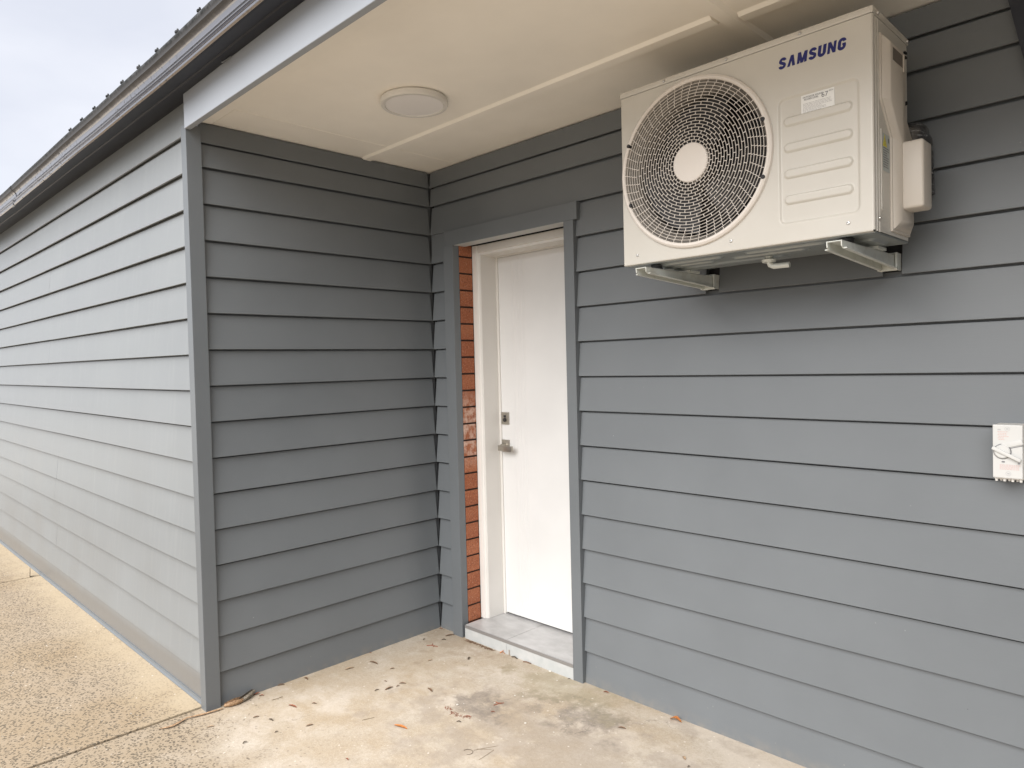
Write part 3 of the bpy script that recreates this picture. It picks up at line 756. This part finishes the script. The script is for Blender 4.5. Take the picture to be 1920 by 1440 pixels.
# side warning sticker
sk = MB(); sk.box(AX1 - .0006, AX1 + .0002, -.338, -.277, 1.744, 1.842); sk_o = sk.build('warning_sticker', M['greyprint'], ac)
tr = MB(); tr.add([(AX1 + .0006, -.332, 1.808), (AX1 + .0006, -.300, 1.808), (AX1 + .0006, -.316, 1.840), (AX1 + .0002, -.332, 1.808), (AX1 + .0002, -.300, 1.808), (AX1 + .0002, -.316, 1.840)], [(0, 1, 2), (3, 4, 5), (0, 1, 4, 3), (1, 2, 5, 4), (0, 2, 5, 3)]); tr.build('warning_triangle', M['yellow'], sk_o)
tx = MB()
tx.box(AX1 + .0006, AX1 + .0010, -.3175, -.3145, 1.819, 1.832); tx.box(AX1 + .0006, AX1 + .0010, -.3175, -.3145, 1.812, 1.816)
rnd = random.Random(2)
for i in range(9):
    z_ = 1.804 - i * .0062; tx.box(AX1 + .0003, AX1 + .0006, -.330, -.330 + rnd.uniform(.030, .046), z_ - .0012, z_ + .0012)
tx.box(AX1 + .0003, AX1 + .0006, -.291, -.282, 1.822, 1.834)
tx.build('sticker_print', M['ink'], sk_o)
# base edge below the cover
prism('pressed_ridge', [(-.345, 1.850), (-.345, 1.640), (-.340, 1.636), (-.336, 1.640), (-.336, 1.850)], AX1 - .0014, AX1 + .0012, M['ivory'], ac, 0)
# rating sticker on the front
YS = AY0 + .0044
fs_ = MB(); fs_.box(2.134, 2.223, YS, YS + .0006, 1.920, 1.9735); sticker = fs_.build('rating_sticker', mat('bright_sticker_paper', (.74, .74, .72), .35), ac)
pr = MB(); rnd = random.Random(4)
z_ = 1.9495
while z_ > 1.924:
    x_ = 2.139; xe = 2.139 + rnd.choice((.05, .074, .078, .06))
    if z_ < 1.937: xe = min(xe, 2.200)
    while x_ < xe:
        w_ = rnd.uniform(.003, .009); pr.box(x_, min(x_ + w_, xe), YS - .0003, YS, z_ - .0006, z_ + .0006); x_ += w_ + .0016
    z_ -= .0034
pr.build('fine_print', M['inklight'], sticker)
def text_mesh(name, body, size, m, parent, loc, rot, bold=0, shear=0, sx=1, thick=.0004, spacing=1.0):
    cu = bpy.data.curves.new(name, 'FONT'); cu.body = body; cu.size = size; cu.extrude = thick; cu.offset = bold; cu.shear = shear; cu.space_character = spacing
    o = bpy.data.objects.new(name, cu); col.objects.link(o)
    dg = bpy.context.evaluated_depsgraph_get(); me = bpy.data.meshes.new_from_object(o.evaluated_get(dg)); bpy.data.objects.remove(o); bpy.data.curves.remove(cu)
    me.materials.clear(); me.materials.append(m); me.name = name
    T = Matrix.Translation(loc) @ rot @ Matrix.Diagonal((sx, 1, 1, 1)); me.transform(T)
    ob = bpy.data.objects.new(name, me); col.objects.link(ob); ob.parent = parent; ob.matrix_parent_inverse = Matrix.Translation(-parent.location)
    return ob
RF = Matrix.Rotation(math.pi / 2, 4, 'X')       # text standing on a face that looks to -Y
text_mesh('heading_print', 'OUTDOOR SOUND\n  POWER LEVEL', .0062, M['ink'], sticker, (2.1385, YS - .0003, 1.9645), RF, .0001, thick=.0001)
text_mesh('number_print', '67', .0185, M['ink'], sticker, (2.1885, YS - .0003, 1.9550), RF, 0, thick=.0001)
text_mesh('unit_print', 'dB(A)', .0050, M['ink'], sticker, (2.2085, YS - .0003, 1.9660), RF, 0, thick=.0001)
# brand lettering built letter by letter (the A has no bar), slanted
def lettering():
    H = 1.0
    L = {}
    def stroke_poly(pts, w):                    # open polyline -> ribbon quads
        q = []
        P = [Vector(p) for p in pts]
        for i, p in enumerate(P):
            t = (P[min(i + 1, len(P) - 1)] - P[max(i - 1, 0)]).normalized(); nrm = Vector((-t.y, t.x))
            q.append((p + nrm * w / 2, p - nrm * w / 2))
        return [(q[i][0], q[i][1], q[i + 1][1], q[i + 1][0]) for i in range(len(q) - 1)]
    def arc(cx, cy, rx, ry, a0, a1, n=10): return [(cx + rx * math.cos(R(a0 + (a1 - a0) * i / n)), cy + ry * math.sin(R(a0 + (a1 - a0) * i / n))) for i in range(n + 1)]
    W = .27
    S = arc(.33, .72, .22, .18, 5, 180, 10) + arc(.33, .70, .22, .17, 185, 250, 5) + [(.33, .50)] + arc(.33, .30, .22, .17, 70, 5, 5) + arc(.33, .28, .22, .18, 0, -175, 10)
    L['S'] = (stroke_poly(S, W * .95), .66)
    L['A'] = ([((.0, 0), (.24, 0), (.50, 1), (.24, 1)), ((.48, 0), (.74, 0), (.50, 1), (.24, 1))], .74)
    L['M'] = ([((0, 0), (.23, 0), (.23, 1), (0, 1)), ((.66, 0), (.89, 0), (.89, 1), (.66, 1)), ((0, 1), (.28, 1), (.56, 0), (.33, 0)), ((.61, 1), (.89, 1), (.56, 0), (.33, 0))], .89)
    U = [(.11, 1), (.11, .34)] + arc(.33, .31, .22, .21, 180, 360, 12) + [(.55, .34), (.55, 1)]
    L['U'] = (stroke_poly(U, W * 1.05), .66)
    L['N'] = ([((0, 0), (.23, 0), (.23, 1), (0, 1)), ((.50, 0), (.73, 0), (.73, 1), (.50, 1)), ((0, 1), (.25, 1), (.73, 0), (.48, 0))], .73)
    Gs = arc(.33, .70, .22, .20, 5, 180, 12) + [(.11, .5)] + arc(.33, .30, .22, .20, 180, 360, 12) + [(.55, .46)]
    L['G'] = (stroke_poly(Gs, W) + [((.36, .56), (.36, .40), (.65, .40), (.65, .56))], .68)
    out = []; x = 0
    for ch in 'SAMSUNG':
        polys, w = L[ch]
        for j, p in enumerate(polys): out.append([(x + a[0], a[1]) for a in p])
        x += w + .17
    return out, x - .17
polys, tw = lettering()
lg = MB(); LX0, LX1, LZ0, LZ1 = 2.0735, 2.2560, 2.0620, 2.0915; hh = LZ1 - LZ0
for j, p in enumerate(polys):
    yy = AY0 - .0006 - .000004 * (j % 7)
    q = [(LX0 + (a / tw) * (LX1 - LX0 - .002) + b * .004, yy, LZ0 + b * hh) for a, b in p]
    q2 = [(a, AY0 + .0002, c) for a, b, c in q]; n = len(q)
    lg.add(q + q2, [tuple(range(n))] + [(k, (k + 1) % n, n + (k + 1) % n, n + k) for k in range(n)])
lg.build('lettering', M['blue'], ac)
# drain elbow and rubber feet belong to the unit
de = MB(); de.lathe([(.0, -.004), (.020, -.004), (.022, .004), (.012, .010), (.012, .016)], (1.968, -.250, AZ0 - .022), 'Z', 24)
de.tube([(1.968, -.25, AZ0 - .012), (1.968, -.25, AZ0 - .024), (1.972, -.25, AZ0 - .034), (1.982, -.248, AZ0 - .039), (2.030, -.245, AZ0 - .039)], .0085, 16); de.build('drain_elbow', M['galv'], ac)
for x_ in (1.632, 2.235):
    for y_ in (-.355, -.155):
        ft = MB(); ft.lathe([(0, 0), (.017, 0), (.020, -.003), (.017, -.009), (.020, -.013), (.020, -.0165), (0, -.0165)], (x_, y_, AZ0 - .0015), 'Z', 24); ft.build('rubber_foot', M['rubber'], ac)

# ------------------------------------------------------------------ wall brackets
def bracket(xc, label):
    t = thing('wall_bracket', label, 'bracket', (xc, 0, 1.53), 'wall brackets under the air conditioner')
    w = .020; zt = AZ0 - .0185; th = .003
    m1 = MB()
    # tapered channel: top web, two side flanges that deepen towards the wall, rounded toe
    for sx in (-1, 1):
        x_ = xc + sx * w
        P = [(-.448, zt), (-.445, zt - .015), (-.435, zt - .021), (-.02, zt - .042), (-.02, zt)]
        vs = [(x_ + dx, y, z) for dx in (0, -sx * th) for y, z in P]; n = 5
        m1.add(vs, [tuple(range(n)), tuple(range(n, 2 * n))] + [(k, (k + 1) % n, n + (k + 1) % n, n + k) for k in range(n)])
        vs = [(x_ + dx, y, z) for dx in (0, sx * .008) for y, z in ((-.435, zt - .021), (-.02, zt - .042), (-.02, zt - .039), (-.435, zt - .018))]
        m1.add(vs, [(0, 1, 2, 3), (4, 5, 6, 7), (0, 1, 5, 4), (1, 2, 6, 5), (2, 3, 7, 6), (3, 0, 4, 7)])
    m1.box(xc - w, xc + w, -.448, -.02, zt - .0028, zt - .0002, b=.001)
    m1.build('arm', M['galv'], t)
    pl = MB(); pl.box(xc - .026, xc + .026, -.020, -.016, zt - .046, zt + .008, b=.001); pl.box(xc - .028, xc - .022, -.030, .012, zt - .045, zt + .006, b=.001); pl.box(xc + .022, xc + .028, -.030, .012, zt - .045, zt + .006, b=.001)
    pl.build('wall_plate', M['galv'], t)
    for y_ in (-.355, -.155):
        b_ = MB(); b_.lathe([(0, -.012), (.006, -.012), (.006, -.004), (.011, -.004), (.011, 0)], (xc, y_, zt - .003), 'Z', 12); b_.build('bolt', M['screw'], t)
    hz = MB(); hz.box(xc - .012, xc + .030, -.20, -.13, zt + .0004, zt + .009, b=.001); hz.build('clip', M['galv'], t)
bracket(1.632, 'pale metal wall bracket under the fan side of the air conditioner')
bracket(2.236, 'pale metal wall bracket under the ribbed right side of the air conditioner')

# ------------------------------------------------------------------ refrigerant pipes
pp = thing('refrigerant_pipe', 'black lagged pipe in clear wrap bending from the air conditioner into the wall', 'pipe', (2.33, 0, 1.86))
pm = MB(); pts = []
for i in range(15):
    a = math.pi * i / 14
    pts.append((2.334, -.128 + .052 * (1 - math.cos(a)) * 1.0, 1.842 + .052 * math.sin(a)))
pts = [(2.334, -.128, 1.70)] + pts + [(2.336, -.024, 1.72)]
pm.tube([(x_ + .002 * math.sin(i * 1.7), y_, z_) for i, (x_, y_, z_) in enumerate(pts)], [.026 + .0015 * math.sin(i * 2.1) for i in range(len(pts))], 20); pm.build('pipe_lagging', M['film'], pp)

# ------------------------------------------------------------------ isolator switch
sw = thing('isolator_switch', 'white weatherproof isolator switch box on the grey wall at the right edge', 'switch', (2.54, 0, .98))
SX0, SX1, SZ0, SZ1, SY = 2.5105, 2.5775, .914, 1.0585, -.070
b_ = MB(); b_.box(SX0, SX1 + .001, SY + .006, .004, SZ0 - .004, SZ1, b=.005); b_.build('housing', M['frame'], sw)
b_ = MB(); b_.box(SX0 - .0005, SX1, SY, SY + .0055, SZ0, SZ1 + .0005, b=.0025)
cover = b_.build('cover', M['paper'], sw)
b_ = MB()
for i in range(7): b_.lathe([(0, -.0068), (.0035, -.0068), (.004, 0)], (SX0 + .006 + i * .0092, SY + .012 + (i % 2) * .01, SZ0 - .003), 'Z', 10)
b_.build('drain_knurls', M['frame'], sw)
kx, kz = 2.5325, .9865
b_ = MB(); b_.lathe([(.0205, -.0005), (.0205, -.0022), (.0190, -.0022), (.0190, -.0005)], (kx, SY, kz), 'Y', 40); b_.build('dial_ring', M['ink'], cover)
dl = MB(); dl.lathe([(0, -.006), (.016, -.006), (.0185, -.004), (.0185, 0)], (kx, SY, kz), 'Y', 40)
Tm = Matrix.Translation((kx + .010, SY - .008, kz - .006)) @ Matrix.Rotation(R(27), 4, 'Y')
dl.box(-.036, .036, -.0035, .0035, -.0045, .0045, b=.0018, T=Tm)
Tm = Matrix.Translation((kx + .022, SY - .0015, kz + .021)) @ Matrix.Rotation(R(-17), 4, 'Y')
dl.box(-.024, .024, -.0015, .0015, -.0065, .0065, b=.001, T=Tm)
dl.build('switch_handle', M['paper'], cover)
b_ = MB(); Tm = Matrix.Translation((kx + .0310, SY - .0005, kz + .0135)) @ Matrix.Rotation(R(-17), 4, 'Y'); b_.box(-.023, .023, -.0004, .0004, -.0009, .0009, T=Tm)
Tm = Matrix.Translation((kx + .010, SY - .0004, kz - .0125)) @ Matrix.Rotation(R(27), 4, 'Y'); b_.box(-.030, .030, -.0004, .0004, -.0008, .0008, T=Tm)
b_.box(kx + .036, kx + .0415, SY - .0124, SY - .0118, kz - .0265, kz - .0310); b_.box(kx - .002, kx + .005, SY - .0006, SY, kz - .030, kz - .026)
b_.build('handle_marks', M['ink'], cover)
b_ = MB(); rnd = random.Random(8)
for i in range(6):
    z_ = 1.0400 - i * .0042; x_ = 2.5215 + (.002 if i % 2 else 0)
    while x_ < 2.5215 + rnd.uniform(.014, .024):
        w_ = rnd.uniform(.002, .005); b_.box(x_, x_ + w_, SY - .0003, SY, z_ - .0006, z_ + .0006); x_ += w_ + .0012
b_.build('rating_print', M['redprint'], cover)
b_ = MB()
for i in range(5):
    z_ = .9505 - i * .0030; x_ = 2.526
    while x_ < 2.570:
        w_ = rnd.uniform(.002, .006); b_.box(x_, x_ + w_, SY - .0003, SY, z_ - .0005, z_ + .0005); x_ += w_ + .0012
b_.build('warning_print', M['redprint'], cover)
MB().box(2.5215, 2.5285, SY - .0004, SY, 1.0440, 1.0475).build('maker_print', M['inklight'], cover)
for ex, ez in ((2.5435, 1.0480), (2.5455, .9270)):
    b_ = MB(); b_.lathe([(.0052, -.0004), (.0060, -.0004)], (ex, SY, ez), 'Y', 24); b_.box(ex - .0028, ex + .0028, SY - .0004, SY, ez - .0015, ez + .0018)
    b_.build('round_emblem', M['inklight'], cover)

# ------------------------------------------------------------------ leaf litter and small debris
def leaf(x0, y0, x1, y1, kind, w=None, name='fallen_leaf', label=None, cat='leaf', group='bits of leaf and twig scattered on the porch concrete', curl=.003, seed=0):
    rnd = random.Random(int((x0 * 991 + y1 * 577) * 1000) & 0xffff)
    a = Vector((x0, y0, 0)); b = Vector((x1, y1, 0)); L = (b - a).length
    if L < .012: m = (a + b) / 2; dr = (b - a).normalized() if L > 1e-4 else Vector((1, 0, 0)); a = m - dr * .006; b = m + dr * .006; L = .012
    t = (b - a).normalized(); nrm = Vector((-t.y, t.x, 0)); w = w or min(.0046, L * .13)
    n = 9; vs = []
    for i in range(n + 1):
        u = i / n; wd = w * (math.sin(math.pi * min(1, u * .92 + .06)) ** .8) + .0004; bend = curl * math.sin(math.pi * u) * rnd.choice((1, 1, .6)); off = .04 * L * math.sin(math.pi * u)
        p = a + t * (L * u) + nrm * off
        for s_, dz in ((-1, .0016), (0, 0), (1, .0016)): vs.append((p.x + nrm.x * wd * s_, p.y + nrm.y * wd * s_, GZ + .0012 + bend + dz))
    top = [(i * 3 + k, i * 3 + k + 1, i * 3 + k + 4, i * 3 + k + 3) for i in range(n) for k in range(2)]
    m_ = MB(); m_.add(vs, top, True); m_.add([(x, y, z - .0007) for x, y, z in vs], top, True)
    o = m_.build(name, LM[kind])
    lb_ = {'b': 'small dull brown leaf fragment lying on the porch concrete', 'k': 'tiny dark brown leaf fragment lying on the porch concrete',
           'r': 'small reddish brown leaf fragment lying on the porch concrete', 'p': 'pale tan dry leaf sliver lying on the porch concrete'}.get(kind)
    return tag(o, label or lb_, cat, group if not label else None)
DEB = [(.092,-.51,.147,-.503,'b'),(.237,-.495,.244,-.477,'b'),(.389,-.554,.413,-.536,'b'),(.397,-.634,.397,-.594,'b'),(.37,-.669,.372,-.65,'k'),(.409,-.583,.406,-.567,'b'),(.321,-.586,.335,-.584,'b'),
 (.21,-.986,.254,-.974,'r'),(.036,-1.032,.05,-1.017,'r'),(.269,-.912,.288,-.902,'b'),(.004,-.454,.016,-.45,'r'),(.085,-.639,.094,-.599,'p'),(.017,-.81,.049,-.811,'b'),(.006,-.933,.014,-.904,'b'),
 (.26,-1.098,.286,-1.093,'k'),(.202,-1.136,.21,-1.114,'b'),(.38,-1.132,.378,-1.118,'k'),(.425,-1.024,.434,-.999,'b'),(.741,-1.042,.757,-1.042,'r'),(.366,-1.252,.359,-1.234,'k'),(.141,-1.295,.152,-1.271,'p'),
 (.52,-.498,.563,-.508,'b'),(.429,-.184,.411,-.157,'k'),(.295,-.32,.304,-.3,'p'),(.835,-.603,.852,-.593,'k'),(.832,-.549,.852,-.543,'r'),(.879,-.46,.891,-.449,'r'),(.914,-.025,.925,-.02,'k'),
 (1.106,-.018,1.13,-.012,'r'),(1.327,-.213,1.357,-.204,'b'),(1.663,-.268,1.664,-.262,'k'),(.074,-.176,.068,-.161,'k'),(.142,-.111,.159,-.096,'k'),(.119,-.066,.139,-.023,'b'),(.012,-.02,.029,-.012,'r')]
DL = ['straight brown leaf sliver lying halfway along the foot of the recessed side wall',
 'short brown fleck lying between the side wall sliver and the cluster of four leaves', 'thin brown stalk forming the right end of the cluster in front of the side wall',
 'longest brown leaf of the cluster lying in front of the side wall', 'dark leaf blob at the left end of the cluster before the side wall', 'tiny v-shaped leaf scrap beside the longest leaf of the cluster',
 'faint small leaf scrap just above the cluster in front of the side wall', 'red brown pointed leaf lying right of the curled bark', 'small reddish crescent leaf touching the tip of the curled bark',
 'dull brown leaf scrap lying right of the red brown pointed leaf', 'tiny reddish scrap tucked against the side wall foot near the inner corner', 'pale tan sliver of leaf lying close to the side wall',
 'brown leaf scrap beside the wall foot, right of the curled bark', 'brown sliver pressed against the wall foot just beyond the curled bark', 'dark arrow-shaped scrap lying in front of the corner post',
 'brown curled scrap lying left of the dark arrow-shaped scrap', 'dark short scrap below the arrow-shaped scrap', 'brown straight leaf stalk left of the single thin twig',
 'small reddish seed-like leaf near the bottom edge of the picture', 'dark pointed scrap on the speckled concrete in front of the corner post', 'pale tan leaf sliver on the speckled concrete beside the bark ribbon',
 'broad brown pointed leaf lying alone left of the darker stain', 'dark upright-looking leaf lying in front of the left end of the step', 'pale stalk lying between the side wall and the left end of the step',
 'dark brown oval leaf just below the arc of reddish husks', 'reddish crumb of leaf at the end of the arc of husks', 'thin reddish sliver below the forked red twig', 'dark scrap beside the foot of the right door trim',
 'flat red brown leaf against the wall foot right of the door trim', 'dark brown leaf lying on the stained concrete beneath the air conditioner', 'tiny black leaf crumb at the bottom edge of the picture under the air conditioner',
 'small dark crumb left of the branched dark red twig', 'short dark sliver right of the branched dark red twig', 'brown narrow leaf in front of the left door trim', 'reddish leaf tucked into the inner corner of the porch']
for (a, b, c, d_, k), lab in zip(DEB, DL): leaf(a, b, c, d_, k)['label'] = lab
leaf(.674, -.784, .736, -.768, 'o', .0065, label='bright orange dry leaf lying in the middle of the porch floor')
leaf(1.438, -.026, 1.484, -.020, 'o', .009, label='orange brown curled leaf against the foot of the wall below the air conditioner', curl=.012)
leaf(1.614, -.224, 1.632, -.235, 'p', .005, label='small tan leaf on the concrete near the bottom edge, right of the stains')
# standing leaf by the path joint
sl2 = MB(); sl2.add([(-2.945, -1.300, GZ), (-2.905, -1.305, GZ), (-2.912, -1.302, GZ + .045), (-2.925, -1.300, GZ + .060), (-2.940, -1.298, GZ + .035),
                     (-2.945, -1.303, GZ), (-2.905, -1.308, GZ), (-2.912, -1.305, GZ + .045), (-2.925, -1.303, GZ + .060), (-2.940, -1.301, GZ + .035)], [(0, 1, 2, 3, 4), (5, 6, 7, 8, 9), (0, 1, 6, 5), (1, 2, 7, 6), (2, 3, 8, 7), (3, 4, 9, 8), (4, 0, 5, 9)])
tag(sl2.build('fallen_leaf', LM['k']), 'dark leaf standing on edge in the far path joint beside the long wall', 'leaf')
def twig(segs, name, label, kind='t', r=.0012, cat='twig', lift=.0015):
    m_ = MB()
    for s_ in segs:
        P = [(x, y, GZ + lift + (z if len(q) > 2 else 0)) for q in s_ for x, y, z in [(q[0], q[1], q[2] if len(q) > 2 else 0)]]
        m_.tube(P, [r * (1 - .4 * i / len(P)) for i in range(len(P))], 6)
    return tag(m_.build(name, LM[kind]), label, cat)
twig([[(.548, -.849), (.556, -.826), (.565, -.803)]], 'twig', 'single thin straight twig lying left of the orange leaf', 't', .0010)
twig([[(.115, -1.015), (.119, -.99), (.117, -.966)], [(.121, -.982), (.126, -.975), (.133, -.972)]], 'twig', 'thin olive forked twig near the grey corner post', 't', .0011)
twig([[(.846, -.412), (.852, -.390), (.862, -.370)], [(.833, -.388), (.845, -.388), (.856, -.378)]], 'twig', 'red brown forked twig lying on the grey stain', 'r', .0022)
twig([[(.144, -.209), (.160, -.192), (.175, -.186), (.197, -.181)], [(.150, -.175), (.162, -.190)], [(.175, -.186), (.182, -.196)]], 'twig', 'dark red branched twig in the inner corner of the porch', 'r', .0024)
twig([[(.640, -.026), (.655, -.020, .002), (.683, -.019, .001)]], 'twig', 'thick brown twig lying along the foot of the tiled step', 'b', .0032)
twig([[(.560, -.022), (.575, -.018, .004), (.597, -.022)]], 'twig', 'short curved dark twig touching the foot of the tiled step', 'k', .0034)
twig([[(.540, -.020), (.538, -.018, .026)]], 'dry_stalk', 'pale upright dry stalk standing against the tiled step', 'p', .0020)
twig([[(.478, -.020), (.492, -.018, .006), (.512, -.022, .002)], [(.486, -.028, 0), (.500, -.018, .014)]], 'leaf_tangle', 'orange brown leaf shreds heaped against the middle of the step', 'o', .0018, 'leaf litter')
twig([[(1.012, -.720), (1.018, -.706), (1.030, -.700), (1.042, -.702), (1.050, -.712), (1.049, -.724), (1.040, -.731)]], 'wire_hook', 'thin curved dark hook of plant fibre on the porch floor', 'k', .0010, 'plant fibre')
twig([[(1.039, -.695), (1.06, -.655), (1.083, -.614)], [(1.041, -.683), (1.066, -.662), (1.091, -.644)], [(1.091, -.644), (1.096, -.684), (1.099, -.723)]], 'plant_fibre', 'hair thin forked pine needle beside the curved hook', 't', .0006, 'plant fibre')
# debris line along the step foot
rnd = random.Random(12); lm = MB()
for i in range(150):
    u = rnd.random(); x_ = .235 + u * .20 + rnd.uniform(-.01, .01); y_ = -.022 - abs(rnd.gauss(0, .010)); a = rnd.uniform(0, 3.14); L_ = rnd.uniform(.002, .008)
    lm.box(-L_, L_, -.0006, .0006, -.0005, .0006, T=Matrix.Translation((x_, y_, GZ + .001 + rnd.uniform(0, .002))) @ Matrix.Rotation(a, 4, 'Z') @ Matrix.Rotation(rnd.uniform(-.2, .2), 4, 'Y'))
tag(lm.build('leaf_litter', LM['b']), 'fine brown litter gathered along the foot of the step', 'litter', kind='stuff')
rnd = random.Random(13); lm = MB()
for i in range(120):
    u = rnd.random(); x_ = .70 + u * .16 + rnd.gauss(0, .006); y_ = -.545 - .02 * math.sin(u * 3) + rnd.gauss(0, .007) + .03 * (u > .7) * (u - .7); a = rnd.uniform(0, 3.14); L_ = rnd.uniform(.001, .004)
    lm.box(-L_, L_, -.0005, .0005, -.0004, .0005, T=Matrix.Translation((x_, y_, GZ + .001)) @ Matrix.Rotation(a, 4, 'Z'))
tag(lm.build('seed_litter', LM['r']), 'arc of fine reddish seed husks on the porch concrete', 'litter', kind='stuff')
# white chips
CH = [(.804, -.020, .010), (.73, -.509, .007), (.744, -.486, .003), (.787, -.519, .003), (.879, -.275, .0045), (.849, -.292, .005), (.859, -.252, .003), (.782, -.083, .0035), (.798, -.132, .003), (1.104, -.299, .003), (1.168, -.404, .003),
      (1.042, -.428, .006), (1.009, -.342, .003), (.887, -.066, .004)]
def rock(x_, y_, r, name, m, label, cat, group=None):
    bm = bmesh.new(); bmesh.ops.create_icosphere(bm, subdivisions=2, radius=r * .75); rn = random.Random(int(x_ * 1e4))
    for v_ in bm.verts: v_.co *= rn.uniform(.72, 1.2); v_.co.z *= .38; v_.co += Vector((x_, y_, GZ + r * .22))
    m_ = MB(); bm.verts.index_update(); m_.add([v_.co[:] for v_ in bm.verts], [[q.index for q in f.verts] for f in bm.faces]); bm.free()
    return tag(m_.build(name, m), label, cat, group)
for i, (x_, y_, r) in enumerate(CH):
    if i == 0: rock(x_, y_, r, 'paint_chip', M['chip'], 'largest white chip, lying near the right end of the step', 'chip')
    else: rock(x_, y_, r, 'paint_chip', M['chip'], ['', 'long flat white chip lying on the left dark stain', 'white speck just right of the long flat chip', 'white speck between the long flat chip and the reddish husks',
        'larger of the white chips above the forked red twig', 'oblong white chip left of the pair above the forked red twig', 'small white chip topmost above the forked red twig', 'white speck in front of the middle of the step',
        'white speck nearest the greenish patch before the step', 'white speck on the right dark stain', 'white speck below the right dark stain', 'bright white chip between the fibre hook and the right stain',
        'white speck midway between the two dark stains', 'white speck beside the large chip near the step'][i], 'chip', 'white chips scattered on the concrete')
# curled bark against the return wall, and the long ribbon of bark
bk_ = thing('curled_bark', 'curled piece of dry bark against the wall foot beside the corner post', 'bark', (.03, -1.10, GZ))
def ribbon(pts, w, name, m, parent=None, up=.004, fold=0.0):
    n = len(pts); vs = []
    for i, p in enumerate(pts):
        a = Vector(pts[max(i - 1, 0)]); b = Vector(pts[min(i + 1, n - 1)]); t = (b - a).normalized(); s_ = t.cross(Vector((0, 0, 1))).normalized()
        ww = w[i] if isinstance(w, list) else w
        for k in range(7):
            an = (k / 6 - .5) * math.pi * (1.0 + fold); off = s_ * (ww * math.sin(an)) + Vector((0, 0, ww * (1 - math.cos(an)) * (1 if fold else .35) + .0008))
            q = Vector(p) + off; vs.append(q[:])
    F = [(i * 7 + k, i * 7 + k + 1, i * 7 + k + 8, i * 7 + k + 7) for i in range(n - 1) for k in range(6)]
    m_ = MB(); m_.add(vs, F, True); m_.add([(x_ + .0006, y_ + .0006, z_ + .0008) for x_, y_, z_ in vs], F, True)
    return m_.build(name, m, parent)
ribbon([(.024, -1.178, GZ + .001), (.036, -1.16, GZ + .001), (.040, -1.135, GZ + .001), (.034, -1.105, GZ + .001), (.022, -1.082, GZ + .002)], [.008, .013, .015, .012, .006], 'inner_bark', M['bark'], bk_, fold=.35)
ribbon([(.038, -1.125, GZ + .002), (.036, -1.10, GZ + .002), (.024, -1.075, GZ + .003), (.014, -1.055, GZ + .008), (.008, -1.042, GZ + .012)], [.007, .012, .012, .010, .006], 'outer_bark', M['barkdark'], bk_, fold=.6)
ribbon([(.010, -1.045, GZ + .001), (.014, -1.034, GZ + .003), (.016, -1.022, GZ + .006)], [.003, .006, .002], 'leaf_tip', LM['r'], bk_)
o = ribbon([(.012, -1.430, GZ + .001), (.030, -1.405, GZ + .003), (.034, -1.385, GZ + .004), (.022, -1.355, GZ + .003), (.012, -1.325, GZ + .005), (.020, -1.295, GZ + .004), (.026, -1.262, GZ + .002), (.036, -1.22, GZ + .004), (.036, -1.188, GZ + .002)],
           [.002, .0055, .006, .005, .0035, .0055, .006, .005, .003], 'bark_ribbon', M['bark'])
tag(o, 'long twisted ribbon of tan bark trailing past the foot of the corner post', 'bark')
